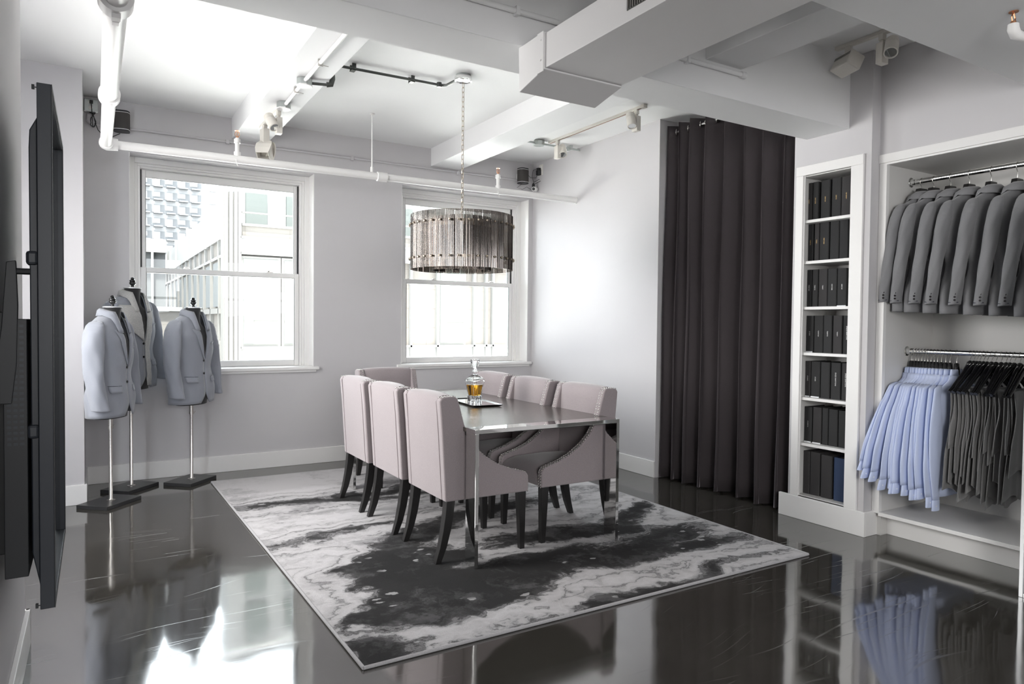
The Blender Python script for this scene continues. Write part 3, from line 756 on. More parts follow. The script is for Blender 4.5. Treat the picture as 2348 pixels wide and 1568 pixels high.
# pair over the closet bay
tk3 = empty('light_track', (4.02, 2.42, ZN), 0, 'white lighting track on the ceiling in front of the closet', 'track')
obj('track_rail', MB().box(-.017, .017, -.55, .32, -.022, 0), 'offwhite', tk3, bevel=.002)
spotlight((4.02, 2.44, ZN-.022), R(205), R(-38), 'round white spotlight on the track in front of the closet', R(90), -1)
f2 = empty('flood_spotlight', (4.02, 2.655, ZN-.022), R(0), 'wide white floodlight with ribbed cooling slots beside the round spotlight', 'spotlight')
obj('track_adapter', MB().box(-.012, .012, -.02, .02, -.05, 0), 'offwhite', f2, bevel=.002)
mt = Matrix.Translation((-.01, 0, -.105)) @ Matrix.Rotation(R(-20), 4, 'Z') @ Matrix.Rotation(R(25), 4, 'Y')
fb = obj('lamp_body', MB().box(-.05, .05, -.085, .085, -.05, .045, mt), 'offwhite', f2, bevel=.010)
mb = MB()
for k in range(16): mb.box(-.0508, -.049, -.072+k*.0093, -.068+k*.0093, .012, .032, mt)
obj('cooling_slots', mb, 'blackplastic', fb)

# ================================================================== DUCT
dk = empty('air_duct', (1.945, 2.0, 2.57), 0, 'large white rectangular air duct hanging below the beams with an angled end boot', 'duct')
def dl(x, y, z): return (x-1.945, y-2.0, z-2.57)
mb = MB().box(1.73-1.945, 2.165-1.945, -3.4-2.0, .606, 2.494-2.57, 2.648-2.57)
obj('duct_body', mb, 'duct', dk, bevel=.002)
poly = [(2.606, 2.655), (2.822, 2.650), (2.815, 2.442), (2.606, 2.488)]
mb = MB().prism([(y-2.0, z-2.57) for y, z in poly], 1.722-1.945, 2.172-1.945, 'x')
eb = obj('end_boot', mb, 'duct', dk, bevel=.003)
mb = MB(); 
mb.box(1.718-1.945, 1.722-1.945, .606, .655, 2.478-2.57, 2.655-2.57)
for z in (2.53, 2.62): mb.cyl((1.714-1.945, .625, z-2.57), .004, .005, 8, 'x')
obj('flange_strip', mb, 'duct', eb)
gr = MB().box(1.7275-1.945, 1.7305-1.945, -.35, .05, 2.535-2.57, 2.63-2.57)
g_ = obj('grille_opening', gr, 'darkmetal', dk)
mb = MB()
for k in range(30): mb.box(1.724-1.945, 1.7285-1.945, -.345+k*.0132, -.339+k*.0132, 2.537-2.57, 2.628-2.57)
obj('grille_blades', mb, 'nickel', g_)

# ================================================================== SPEAKERS, OUTLETS, CAMERA
def speaker(x, z, rz, label):
    s = empty('wall_speaker', (x, YB-.085, z), rz, label, 'speaker', 'small dark speakers high on the window wall')
    n = 24; prof = []
    def rg(zz, k=1.0):
        return [Vector((math.copysign(abs(math.cos(q))**.55, math.cos(q))*.060*k, math.copysign(abs(math.sin(q))**.8, math.sin(q))*.052*k, zz)) for q in [2*PI*j/n for j in range(n)]]
    obj('speaker_grille', MB().loft([rg(-.072), rg(.060)]), 'grille', s, smooth=40)
    obj('white_band', MB().loft([rg(.060, 1.02), rg(.064, 1.02)]).loft([rg(-.076, 1.02), rg(-.072, 1.02)]), 'white', s, smooth=40)
    obj('top_cap', MB().loft([rg(.064), rg(.078, .99)]).loft([rg(-.088, .99), rg(-.076)]), 'blackplastic', s, smooth=40)
    obj('wall_bracket', MB().box(-.02, .02, .045, .0845, -.03, .03), 'white', s)
    return s
speaker(.200, 2.972, R(-12), 'small dark speaker behind the white pipe at the left of the window wall')
speaker(4.060, 2.985, R(8), 'small dark speaker beside the outlet in the far right corner')
ob = empty('outlet_box', (-.012, YB-.025, 3.075), 0, 'square galvanised outlet box with a black plug at the top left of the window wall', 'outlet')
obj('box_body', MB().box(-.052, .050, -.020, .024, -.052, .052), 'galv', ob, bevel=.008)
mb = MB()
for z in (.022, -.020): mb.cyl((-.004, -.0215, z), .016, .003, 14, 'y')
obj('sockets', mb, 'outlet', ob)
obj('corner_screws', MB().box(-.046, -.030, -.026, -.018, -.058, -.046).box(.030, .046, -.026, -.018, -.058, -.046), 'chrome', ob)
pc = empty('power_cord', (-.01, YB-.06, 3.07), 0, 'black power cord bundled in loops hanging from the galvanised outlet box', 'cord')
obj('plug', MB().box(-.012, .012, -.012, .014, .015, .040), 'rubber', pc, bevel=.003)
pts = [(0, -.008, .02), (.002, -.01, -.02), (.004, -.006, -.06)]
for k in range(40):
    q = k/39*2*PI*3; pts.append((.010+.022*math.sin(q)*(1-.2*(k % 3)), -.012+.010*math.cos(q*1.3), -.10-.055*math.cos(q*.5)*1.0-.02*math.cos(q)))
pts += [(.03, -.01, -.15), (.045, 0, -.19), (.08, .01, -.225), (.13, .02, -.235), (.2, .03, -.19)]
obj('cable', MB().tube(pts, .0032, 6), 'rubber', pc, smooth=True)
oo = empty('wall_outlet', (XR-.004, 6.455, 3.055), 0, 'tall cream wall outlet plate beside the speaker in the right corner', 'outlet')
obj('cover_plate', MB().box(-.002, .003, -.035, .035, -.058, .058), 'outlet', oo, bevel=.001)
obj('sockets', MB().box(-.004, -.001, -.015, .015, .008, .04).box(-.004, -.001, -.015, .015, -.04, -.008), 'white', oo)
pc2 = empty('power_cord', (XR-.03, 6.47, 3.04), 0, 'black plug adapters and thin cords hanging from the outlet in the right corner', 'cord')
obj('plug', MB().box(-.025, .016, -.03, .012, -.045, .01).box(-.02, .016, -.025, .01, .015, .035), 'rubber', pc2, bevel=.003)
obj('cable', MB().tube([(-.01, -.02, .03), (-.05, .03, .01), (-.05, .05, -.06), (-.035, .04, -.12), (0, -.02, -.09), (.01, -.03, -.11), (-.03, .03, -.14), (-.035, .045, -.185)], .003, 6).tube([(-.12, .06, -.02), (-.07, .05, -.07), (-.02, .02, -.07), (0, 0, -.03)], .0025, 6)
    .tube([(-.14, .06, -.12), (-.22, .09, -.19), (-.15, .09, -.20), (-.10, .08, -.17), (-.06, .07, -.19), (-.03, .05, -.20), (-.015, .04, -.25)], .002, 6), 'rubber', pc2, smooth=True)
obj('cable_bundle', MB().sphere((-.03, .05, -.155), .022, 12, 8, (.8, .8, 1.5)), 'rubber', pc2, smooth=True)
wcam = empty('security_camera', (XR-.035, 6.52, 2.85), R(0), 'small white security camera with a dark lens above the pipe in the right corner', 'camera')
obj('camera_body', MB().tube([(-.045, -.035, -.006), (-.04, -.03, -.006), (.02, .015, .004), (.03, .02, .005)], [.022, .026, .026, .018], 18), 'white', wcam, smooth=40)
obj('lens_face', MB().tube([(-.049, -.038, -.0065), (-.044, -.034, -.006)], .017, 18), 'blackplastic', wcam)
obj('wall_mount', MB().cyl((.012, .01, 0), .012, .022, 12, 'x'), 'white', wcam)

# ================================================================== WALL DISPLAY
tv = empty('wall_display', (-.10, 2.80, 1.27), 0, 'tall charcoal flat screen display seen edge-on, hung upright on the left wall', 'display')
y0, y1, z0, z1 = -.400, .445, -.761, .752
mb = MB()
mb.box(-.037, -.002, y0, y0+.016, z0, z1); mb.box(-.037, -.002, y1-.016, y1, z0, z1)
mb.box(-.037, -.002, y0+.016, y1-.016, z1-.016, z1); mb.box(-.037, -.002, y0+.016, y1-.016, z0, z0+.016); mb.box(-.037, -.022, y0+.016, y1-.016, z0+.016, z1-.016)
obj('frame', mb, 'tvframe', tv, bevel=.0015)
obj('screen', MB().box(-.021, -.0175, y0+.016, y1-.016, z0+.016, z1-.016), 'screen', tv)
obj('front_bezel', MB().box(-.002, 0, y0, y0+.016, z0, z1).box(-.002, 0, y1-.016, y1, z0, z1).box(-.002, 0, y0+.016, y1-.016, z1-.016, z1).box(-.002, 0, y0+.016, y1-.016, z0, z0+.016), 'blackplastic', tv)
prof = [(-.037, -.70), (-.037, .66), (-.056, .62), (-.058, .57), (-.056, -.60)]
obj('rear_housing', MB().prism(prof, y0+.02, y1-.06, 'y'), 'tvframe', tv, bevel=.003)
obj('mount_pad', MB().box(-.066, -.036, y0+.01, y0+.09, .235, .275).box(-.066, -.036, y0+.01, y0+.09, -.265, -.225), 'tvframe', tv, bevel=.008)
for z_ in (z1-.012, z0+.010): obj('corner_screw', MB().cyl((-.043, y0+.01, z_), .0015, .007, 8, 'x').box(-.049, -.042, y0+.005, y0+.015, z_-.006, z_+.006), 'blackplastic', tv)
mt_ = empty('display_mount', (-.20, 2.62, 1.27), 0, 'black steel wall mount bracket behind the upright display', 'bracket')
obj('bracket_arm', MB().prism([(-.010, .24), (.012, .245), (.016, .12), (.012, -.05), (.0, -.16), (-.034, -.16), (-.034, -.04), (-.022, .06)], -.225, -.20, 'y'), 'blackplastic', mt_, bevel=.002)
obj('pivot', MB().cyl((.0, -.21, .215), .009, .045, 12, 'x'), 'blackplastic', mt_)
obj('wall_plate', MB().box(-.049, -.02, -.16, .2, -.14, .10), 'blackplastic', mt_, bevel=.003)
obj('lower_arm', MB().box(-.045, .038, -.10, -.07, -.62, -.16), 'blackplastic', mt_, bevel=.003)
hv = obj('vented_box', MB().box(-.02, .036, -.215, .0, -.66, .08), 'blackplastic', mt_, bevel=.002)
mb = MB()
for k in range(22):
    for j in range(3): mb.box(-.012+j*.015, -.002+j*.015, -.2165, -.214, -.28+k*.016, -.272+k*.016)
obj('vent_slots', mb, 'tvframe', hv)
wp = empty('wall_switch', (-.25, 1.93, 1.43), 0, 'small metal wall control with dark keys at the left edge', 'switch')
obj('cover_plate', MB().box(0.0005, .008, -.035, .035, -.075, .075), 'alu', wp, bevel=.002)
obj('keys', MB().box(.008, .0095, -.02, .02, .02, .05).box(.008, .0095, -.02, .02, -.02, .01).box(.008, .0095, -.02, .02, -.055, -.03), 'blackplastic', wp)

# ================================================================== CURTAIN
ct = empty('grommet_curtain', (4.38, 3.95, 0), 0, 'floor length dark plum curtain hanging in deep folds in the wall recess', 'curtain')
peaks = [4.70, 4.60, 4.40, 4.27, 4.10, 3.89, 3.70, 3.51, 3.33, 3.22]
def curt_pts(z):
    """curtain centre line at a height: (y, x) samples"""
    t = z/3.1; out = []
    ys = [4.545, 4.47, 4.40, 4.335, 4.27, 4.185, 4.10, 4.0, 3.895, 3.80, 3.70, 3.605, 3.51, 3.42, 3.33, 3.27, 3.215]
    for i in range(len(ys)-1):
        for k in range(10):
            f = k/10; y = ys[i]+(ys[i+1]-ys[i])*f
            ph = (i+f)*PI
            amp = .085*(1+.12*math.sin(i*1.7))*(.85+.35*(1-t))
            c = math.cos(ph); prof = math.copysign(abs(c)**.72, c)
            x = -prof*amp
            y += .022*math.sin(ph*2)*(.6+.6*(1-t)) + .010*math.sin(3*t+i)*(1-t)
            out.append((y, x + .006*math.sin(9*t+i*.8)))
    return out
rings = []
NZ = 26
for k in range(NZ+1):
    z = .012 + (3.095-.012)*k/NZ
    rings.append([Vector((x, y-3.95, z + (.004*math.sin(y*23) if k == 0 else 0))) for y, x in curt_pts(z)])
obj('fabric', MB().loft(rings, cap=False, closed=False), 'curtain', ct, smooth=180, solid=.003)
rod = empty('curtain_rod', (4.38, 3.89, 3.040), 0, 'polished steel curtain rod threaded through the grommets of the dark curtain', 'rod')
obj('rod_tube', MB().tube([(0, -.685, 0), (0, .680, 0)], .012, 16), 'chrome', rod, smooth=True)
ysn = [4.545, 4.47, 4.40, 4.335, 4.27, 4.185, 4.10, 4.0, 3.895, 3.80, 3.70, 3.605, 3.51, 3.42, 3.33, 3.27, 3.215]
g0 = None
for i in range(len(ysn)-1):
    y = (ysn[i]+ysn[i+1])/2
    sgn = 1 if i % 2 == 0 else -1
    pts = [(math.cos(q)*.026, 0, math.sin(q)*.026) for q in [2*PI*j/24 for j in range(25)]]
    if g0 is None: g0 = obj('grommet', MB().tube(pts, .0045, 8, cap=False), 'nickel', ct, smooth=True); g = g0
    else: g = dup(g0, parent=ct)
    g.location = (0, y-3.95, 3.040); g.rotation_euler = (0, 0, sgn*R(38))

# ================================================================== BOOKCASE
bk = empty('built_in_bookcase', (XR, 2.93, 0), 0, 'tall narrow white built-in bookcase with seven compartments of binders', 'bookcase')
def bb(name, x0, x1, y0, y1, z0, z1, bev=.002, mat='white'): return box(name, x0-XR, x1-XR, y0-2.93, y1-2.93, z0, z1, mat, bk, bev)
FX = 4.232
bb('face_frame', FX, XR, 3.115, 3.172, .16, 2.40); 
fm = bb('face_frame', FX, XR, 2.674, 2.760, .16, 2.40)
bb('top_rail', FX-.002, XR, 2.674, 3.172, 2.40, 2.465)
mb = MB().box(.001, .32, 3.1355-2.93-.003, 3.1355-2.93, .166, 2.40).box(.001, .32, 2.7565-2.93, 2.7565-2.93+.006, .166, 2.40).box(.315, .32, 2.76-2.93, 3.135-2.93, .166, 2.40).box(.001, .32, 2.76-2.93, 3.135-2.93, 2.392, 2.398)
mb.box(-.0, .32, 2.76-2.93, 3.135-2.93, .150, .170)
obj('carcass', mb, 'closet', bk)
SH = [2.093, 1.808, 1.490, 1.171, .857, .536]
for z in SH: bb('shelf', 4.262, 4.56, 2.7625, 3.132, z-.020, z, .001)
bb('inner_bead', 4.245, 4.252, 3.108, 3.115, .166, 2.40, 0); bb('inner_bead', 4.245, 4.252, 2.760, 2.764, .166, 2.40, 0)

BINS = [
 (2.093, [(3.15, 3.105, .268, 1, 'g'), (3.10, 3.055, .268, 1, 'g'), (3.037, 2.966, .268, 0, 'g'), (2.954, 2.884, .270, 0, 'g'), (2.882, 2.808, .268, 0, 'g')]),
 (1.808, [(3.130, 3.090, .262, 0, 'g'), (3.080, 3.043, .265, 0, 'g'), (3.040, 2.968, .265, 0, 'g'), (2.960, 2.892, .264, 0, ''), (2.890, 2.824, .264, 0, '')]),
 (1.490, [(3.132, 3.095, .262, 0, 's'), (3.090, 3.045, .262, 0, 's'), (3.040, 2.973, .261, 0, 's'), (2.971, 2.901, .260, 0, 's'), (2.898, 2.827, .258, 2, 's')]),
 (1.171, [(3.131, 3.072, .258, 2, 's'), (3.067, 2.997, .259, 0, 's'), (2.995, 2.930, .259, 0, 's'), (2.923, 2.854, .258, 0, 's'), (2.848, 2.790, .257, 0, 'E')]),
 (.857, [(3.131, 3.088, .252, 2, 's'), (3.084, 3.013, .251, 2, 's'), (3.009, 2.938, .250, 0, ''), (2.931, 2.857, .251, 0, 'E'), (2.851, 2.790, .252, 0, 'E')]),
 (.536, [(3.131, 3.069, .250, 2, 's'), (3.063, 2.995, .253, 2, ''), (2.990, 2.944, .255, 0, ''), (2.941, 2.872, .252, 0, ''), (2.867, 2.790, .250, 0, '')]),
 (.170, [(3.131, 3.078, .302, 0, ''), (3.076, 3.000, .303, 0, ''), (2.992, 2.908, .296, 0, ''), (2.894, 2.800, .293, 3, '')])]
rowname = ['top', 'second', 'third', 'fourth', 'fifth', 'sixth', 'bottom']
posn = ['leftmost', 'second from left', 'middle', 'second from right', 'rightmost']
def text_mesh(txt, size):
    cu = bpy.data.curves.new('t', 'FONT'); cu.body = txt; cu.size = size; cu.extrude = .0004; cu.align_x = 'CENTER'; cu.align_y = 'CENTER'; cu.resolution_u = 2
    o = bpy.data.objects.new('t', cu); C.objects.link(o); dg = bpy.context.evaluated_depsgraph_get()
    me = bpy.data.meshes.new_from_object(o.evaluated_get(dg)); bpy.data.objects.remove(o); bpy.data.curves.remove(cu); return me
enzo = None
for si, (z, row) in enumerate(BINS):
    for bi, (ya, yb, h, kind, mk) in enumerate(row):
        if len(row) == 4: pn = ['leftmost', 'second from left', 'third from left', 'rightmost'][bi]
        else: pn = posn[bi]
        mat = 'binderblue' if kind == 3 else ('binder2' if si == 6 or (bi*3+si) % 4 == 0 else 'binder')
        col = 'navy blue' if kind == 3 else ('charcoal' if mat == 'binder2' else 'black')
        marks = {'g': ' with gold spine lettering', 's': ' with small silver spine lettering', 'E': ' with long silver spine lettering', '': ' with a plain spine'}[mk]
        b = empty('fabric_binder', (4.318, (ya+yb)/2, z), 0, '%s binder%s, %s on the %s bookcase shelf' % (col, marks, pn, rowname[si]), 'binder', 'binders on the %s bookcase shelf' % rowname[si])
        w2 = (ya-yb)/2-.0012; dep = .225
        # rounded spine, boards and page block
        mb = MB().prism([(.004, -w2), (0, -w2+.004), (0, w2-.004), (.004, w2), (dep, w2), (dep, w2-.003), (.008, w2-.003), (.008, -w2+.003), (dep, -w2+.003), (dep, -w2)], .0005, h, 'z')
        obj('cover', mb, mat, b)
        obj('swatch_block', MB().box(.0085, dep-.008, -w2+.0035, w2-.0035, .004, h-.006), 'binder2', b)
        if mk:
            zc = h*(.52 if mk != 'E' else .55)
            if mk == 'E':
                if enzo is None: enzo = text_mesh('ENZO BARTONI', .0125); enzo.materials.append(M['silver'])
                t = bpy.data.objects.new('spine_lettering', enzo); C.objects.link(t); t.parent = b
                t.location = (-.0004, 0, zc); t.rotation_euler = (R(90), R(90), R(-90))
            else:
                n = 5+(bi*2+si) % 3; mb = MB(); L_ = n*.0062
                for k in range(n):
                    zz = zc-L_/2+k*.0062; v_ = (k*7+bi*3+si) % 4
                    mb.box(-.0005, .0003, -.0034, -.0022, zz, zz+.0046); mb.box(-.0005, .0003, -.0034, .0034, zz, zz+.0012)
                    if v_ % 2: mb.box(-.0005, .0003, .0022, .0034, zz, zz+.0046)
                    if v_ > 1: mb.box(-.0005, .0003, -.0034, .0034, zz+.0034, zz+.0046)
                obj('spine_lettering', mb, 'gold' if mk == 'g' else 'silver', b)
        if kind == 2:
            obj('white_label', MB().box(-.0035, -.0015, -w2+.002, w2-.002, .0, .0075), 'label', b)

# ================================================================== CLOSET
cb = empty('open_closet', (XC, 1.80, 0), 0, 'white built-in open closet with a raised floor shelf holding suits, shirts and trousers', 'closet')
def cc(name, x0, x1, y0, y1, z0, z1, bev=.002, mat='white'): return box(name, x0-XC, x1-XC, y0-1.8, y1-1.8, z0, z1, mat, cb, bev)
CY0, CY1 = 1.0, 2.586
cc('top_rail', XC-.012, XC+.02, CY0, 2.631, 2.402, 2.457)
cc('top_bead', XC-.002, XC+.02, CY0, 2.60, 2.390, 2.402, .001)
cc('stile', XC-.003, XC+.03, CY1-.004, 2.630, .148, 2.402)
cc('side_panel', XC+.03, 4.955, CY1, 2.630, .0, 2.45, .001, 'closet')
cc('end_panel', XC, 4.955, CY0-.02, CY0, .0, 2.45, .001, 'closet')
cc('back_panel', 4.935, 4.955, CY0, CY1, .148, 2.45, 0, 'closet')
cc('ceiling_panel', XC+.02, 4.935, CY0, CY1, 2.392, 2.45, 0, 'closet')
cc('floor_shelf', XC-.006, 4.935, CY0, CY1, .134, .158, .002)
cc('plinth', XC+.10, XC+.12, CY0, CY1, 0, .134, .002)
def rail(z, label):
    r = empty('clothes_rail', (4.62, 1.80, z), 0, label, 'rail', 'chrome clothes rails in the closet')
    obj('tube', MB().tube([(0, CY0-1.8, 0), (0, CY1-1.8, 0)], .0155, 18), 'chrome', r, smooth=True)
    obj('end_flange', MB().lathe([(.032, 0), (.032, .004), (.022, .008), (.019, .03)], n=24, mat=Matrix.Translation((0, CY1-1.8, 0)) @ Matrix.Rotation(PI/2, 4, 'X')), 'chrome', r, smooth=40)
rail(2.307, 'upper chrome rail in the closet carrying the grey suit jackets')
rail(1.197, 'lower chrome rail in the closet carrying the blue shirts and grey trousers')

def hook_pts(zr, r=.0175, tail=.085):
    """hook over a rail whose centre is at the origin height zr: local x across, z up"""
    pts = [(math.cos(q)*(r), 0, zr+math.sin(q)*(r)) for q in [R(200-d*20) for d in range(11)]]
    pts += [(r*.9, 0, zr-.018), (r*.5, 0, zr-.028), (0, 0, zr-.038), (0, 0, zr-tail)]
    return pts

# ---------------------------------------------------------------- jackets
# local axes: x across the shoulders, -y = front, z up with the hem at 0
def prof_at(tab, h):
    for a, b in zip(tab, tab[1:]):
        if h <= b[0]:
            f = (h-a[0])/(b[0]-a[0]); f = max(0, min(1, f)); f = f*f*(3-2*f)*.5+f*.5
            return [a[i]+(b[i]-a[i])*f for i in range(1, len(a))]
    return list(tab[-1][1:])
JT = [(0, .248, .135), (.12, .240, .135), (.30, .205, .118), (.45, .222, .128), (.55, .226, .125), (.62, .222, .105), (.655, .212, .090), (.675, .195, .082), (.695, .150, .075), (.715, .105, .070), (.735, .082, .068)]
def jacket(name, fab, depth=1.0, loc=(0, 0, 0), rz=0, lap=None, mannequin=True, wr=1.0):
    t = empty(name, loc, rz); lap = lap or fab
    BT, NK = .355, .735
    def v(h):      # half gap of the front opening
        if h > BT: return .062*((h-BT)/(NK-BT))**.85 + .0015
        if h < .10: return .055*((.10-h)/.10)**1.6 + .0015
        return .0015
    def surf(x, h, off=0, front=True):
        w_, d_ = prof_at(JT, h); d_ *= depth
        w_ += off; d_ += off
        s = max(-1, min(1, x/w_)); c = math.sqrt(max(0, 1-abs(s)**2.4))
        y = -(d_*c) if front else d_*c
        return Vector((x, y, h))
    NHt, NU = 40, 56
    hs = [.735*(i/NHt)**.9 for i in range(NHt+1)]
    rings = []
    for h in hs:
        w_, d_ = prof_at(JT, h); d2 = d_*depth; th0 = math.asin(min(.95, v(h)/w_)); rg = []
        for j in range(NU+1):
            th = th0+(2*PI-2*th0)*j/NU
            s, c = math.sin(th), math.cos(th)
            x = w_*s; y = -d2*math.copysign(abs(c)**.85, c)
            k = wr*.004*math.sin(7*th+3*h*9)*(1 if h < .5 else .4)
            hemdrop = 0
            if h < .02: hemdrop = 0
            rg.append(Vector((x*(1+k*1.2), y*(1+k*3)+ (.006*math.sin(h*22+x*9)*wr if abs(x) > .1 else 0), h)))
        rings.append(rg)
    obj('body', MB().loft(rings, cap=False, closed=False), fab, t, smooth=180, solid=.004)
    # lapels (peaked) and collar
    for s in (-1, 1):
        W = [(BT, .0), (.40, .022), (.46, .045), (.52, .064), (.565, .079), (.59, .088)]
        rg = []
        for i in range(15):
            h = BT+(.59-BT)*i/14
            wl = W[-1][1]
            for a, b in zip(W, W[1:]):
                if h <= b[0]: wl = a[1]+(b[1]-a[1])*(h-a[0])/(b[0]-a[0]); break
            row = []
            for k in range(7):
                f = k/6; hh = h + (.028*f if i > 10 else .028*f*(i/10)**3); x = v(h)+wl*f*(1.0)
                row.append(surf(s*x, hh, .004+.006*math.sin(PI*min(1, f*1.1))+(.004 if k == 6 else .001)))
            rg.append(row)
        obj('lapel', MB().loft(rg, cap=False, closed=False), lap, t, smooth=180, solid=.0035)
    rg = []; n = 30
    for i in range(n+1):
        u = i/n; q = -1+2*u                                   # -1 .. 1 round the neck, 0 at the back
        a = abs(q)
        if a > .55:                                            # front part lying along the opening
            f = (1-a)/.45; h = .600+(.735-.600)*f; x = v(h)
            inner = surf(math.copysign(x, q), h, .010); outer = surf(math.copysign(x+.052+.006*f, q), h-.002+.02*f*0, .009)
            mid = surf(math.copysign(x+.024, q), h+.002, .016)
            lift = Vector((0, 0, .035*f))
            row = [inner+lift, mid+lift*.8, outer+lift*.25]
        else:
            th = PI*(1-(a/.55)*.42); th = th if q >= 0 else -th
            bx, by = math.sin(th), -math.cos(th)
            dd = prof_at(JT, .735)[1]*max(depth, .75)
            row = [Vector((bx*.078, by*dd*.98, .772+.006*(1-a/.55))), Vector((bx*.092, by*(dd+.013), .762)), Vector((bx*.108, by*(dd+.020), .722))]
        rg.append(row)
    obj('collar', MB().loft(rg, cap=False, closed=False), lap if lap != 'canvas' else 'canvas', t, smooth=180, solid=.004)
    # sleeves
    for s in (-1, 1):
        path = [(.200, 0, .684, .004, .008), (.203, 0, .681, .018, .030), (.208, 0, .673, .031, .047), (.217, 0, .655, .042, .060), (.229, 0, .622, .049, .067), (.242, 0, .580, .052, .071), (.262, -.002, .50, .057, .074), (.270, -.010, .40, .053, .069),
                (.276, -.020, .30, .050, .064), (.276, -.034, .20, .047, .061), (.270, -.050, .10, .045, .060), (.266, -.056, .058, .046, .061)]
        rg = []; K = len(path)
        for i in range((K-1)*5+1):
            a = i/5; k = min(int(a), K-2); f = a-k; p = [path[k][m_]+(path[k+1][m_]-path[k][m_])*f for m_ in range(5)]
            z = p[2]; dd = .47 if depth < 1 else 1
            ring_ = []
            for j in range(28):
                q = 2*PI*j/28
                fold = .003*wr*math.sin(3*q+z*15)+.0018*wr*math.sin(5*q-z*27+s)
                if z > .6: fold *= .2
                rx, ry = p[3]*(1 if depth == 1 else .82)+fold, p[4]*dd+fold
                xx = math.cos(q)*rx; yy = math.sin(q)*ry
                tilt = (.10*(yy) if z < .3 else 0)
                ring_.append(Vector((s*(p[0]+xx), p[1]+yy, z+(tilt if i == (K-1)*5 else 0)+ (xx*-.32*max(0, min(1, (z-.60)/.06))))))
            rg.append(ring_)
        sl = obj('sleeve', MB().loft(rg, cap=False), fab, t, smooth=180, solid=.003)
        x, y, z, rx, ry = path[-1]
        mb = MB().loft([[Vector((s*(x+math.cos(q)*rx*.93), y+math.sin(q)*ry*.93*(1 if depth == 1 else depth+.1), z+.012)) for q in [2*PI*j/20 for j in range(20)]], [Vector((s*(x+math.cos(q)*rx*.5), y+math.sin(q)*ry*.5, z+.03)) for q in [2*PI*j/20 for j in range(20)]]])
        obj('cuff_lining', mb, 'lining', sl)
        mb = MB()
        for b_ in range(3 if mannequin else 4):
            zz = .085+.018*b_; yb = .034 if mannequin else .030
            mb.lathe([(.0015, .003), (.0062, .0028), (.0066, 0), (.005, -.004)], n=10, mat=Matrix.Translation((s*(x+rx*.83 if mannequin else x+rx*.80), y+yb*(1 if depth == 1 else .7), zz)) @ Matrix.Rotation(s*PI/2, 4, 'Y') @ Matrix.Rotation(R(-25), 4, 'X'))
        obj('sleeve_buttons', mb, 'button', sl, smooth=True)
    # flap pockets, breast pocket, buttons
    for s in (-1, 1):
        rg = []
        for i in range(9):
            x = .085+.105*i/8; row = []
            for k in range(4):
                hh = .215+.006*(i/8) - .046*k/3; row.append(surf(s*(x if k < 3 or (0 < i < 8) else (x+.005 if i == 0 else x-.005)), hh, .0055+.002*k/3))
            rg.append(row)
        obj('pocket_flap', MB().loft(rg, cap=False, closed=False), fab, t, smooth=180, solid=.003)
        obj('pocket_seam', MB().tube([surf(s*(.083+.109*i/8), .219+.006*(i/8), .004) for i in range(9)], .0016, 5), 'lining' if s < 0 else fab, t)
    rg = [[surf(.095+.075*i/6, .50+.014*i/6-.016*k, .005) for k in range(2)] for i in range(7)]
    obj('breast_pocket', MB().loft(rg, cap=False, closed=False), fab, t, smooth=180, solid=.003)
    mb = MB()
    for h in (.350, .245):
        p = surf(-.012, h, .006); mb.lathe([(.001, .004), (.0085, .0035), (.0095, .001), (.007, -.003)], n=14, mat=Matrix.Translation(p) @ Matrix.Rotation(PI/2, 4, 'X'))
    obj('front_button', mb, 'button', t, smooth=True)
    return t

def mannequin(x, y, tz, label, turn=0):
    """black dress form on a steel pole; tz = height of the neck cap"""
    m_ = empty('dress_form', (x, y, 0), FACE+turn, label, 'dress form', 'black dress forms by the left window')
    hw, hl = .125, .172
    obj('base_plate', MB().box(-hl, hl, -hw+.01, hw+.01, .0, .026), 'baseplate', m_, bevel=.002).rotation_euler = (0, 0, -turn)
    obj('pole', MB().lathe([(.030, .026), (.030, .030), (.016, .034), (.0125, .040), (.0125, tz-.86), (.017, tz-.86), (.017, tz-.55)], n=20), 'nickel', m_, smooth=30)
    mb = MB().tube([(.014, 0, tz-.875), (.04, 0, tz-.880), (.052, 0, tz-.868)], .0035, 8); mb.cyl((0, 0, tz-.885), .019, .022, 16)
    obj('height_lever', mb, 'nickel', m_, smooth=40)
    z0_ = tz-.80
    tab = [(0, .155, .095), (.10, .165, .105), (.28, .150, .095), (.42, .180, .108), (.52, .190, .100), (.60, .175, .080), (.64, .130, .068), (.665, .085, .060), (.69, .064, .057), (.76, .057, .055), (.80, .060, .058)]
    rg = []
    for i in range(41):
        h = .80*i/40; a, b = prof_at(tab, h)
        rg.append([Vector((a*math.sin(q), -b*math.cos(q)-(.010 if .35 < h < .6 and math.cos(q) > 0 else 0)*math.cos(q)*math.sin((h-.35)/.25*PI) - max(0, h-.62)*.10, z0_+h)) for q in [2*PI*j/32 for j in range(32)]])
    obj('torso', MB().loft(rg), 'formcloth', m_, smooth=60)
    yc = -.018
    obj('neck_cap', MB().lathe([(.058, tz-.002), (.064, tz), (.064, tz+.006), (.052, tz+.008), (.002, tz+.008)], c=(0, yc, 0), n=28), 'alu', m_, smooth=30)
    obj('finial', MB().lathe([(.017, .006), (.012, .012), (.010, .020), (.014, .026), (.022, .034), (.025, .042), (.023, .049), (.018, .052), (.023, .055), (.024, .062), (.016, .070), (.012, .073), (.015, .078), (.012, .085), (.003, .089)], c=(0, yc, tz), n=24), 'black', m_, smooth=50)
    return m_
FACE = R(48)
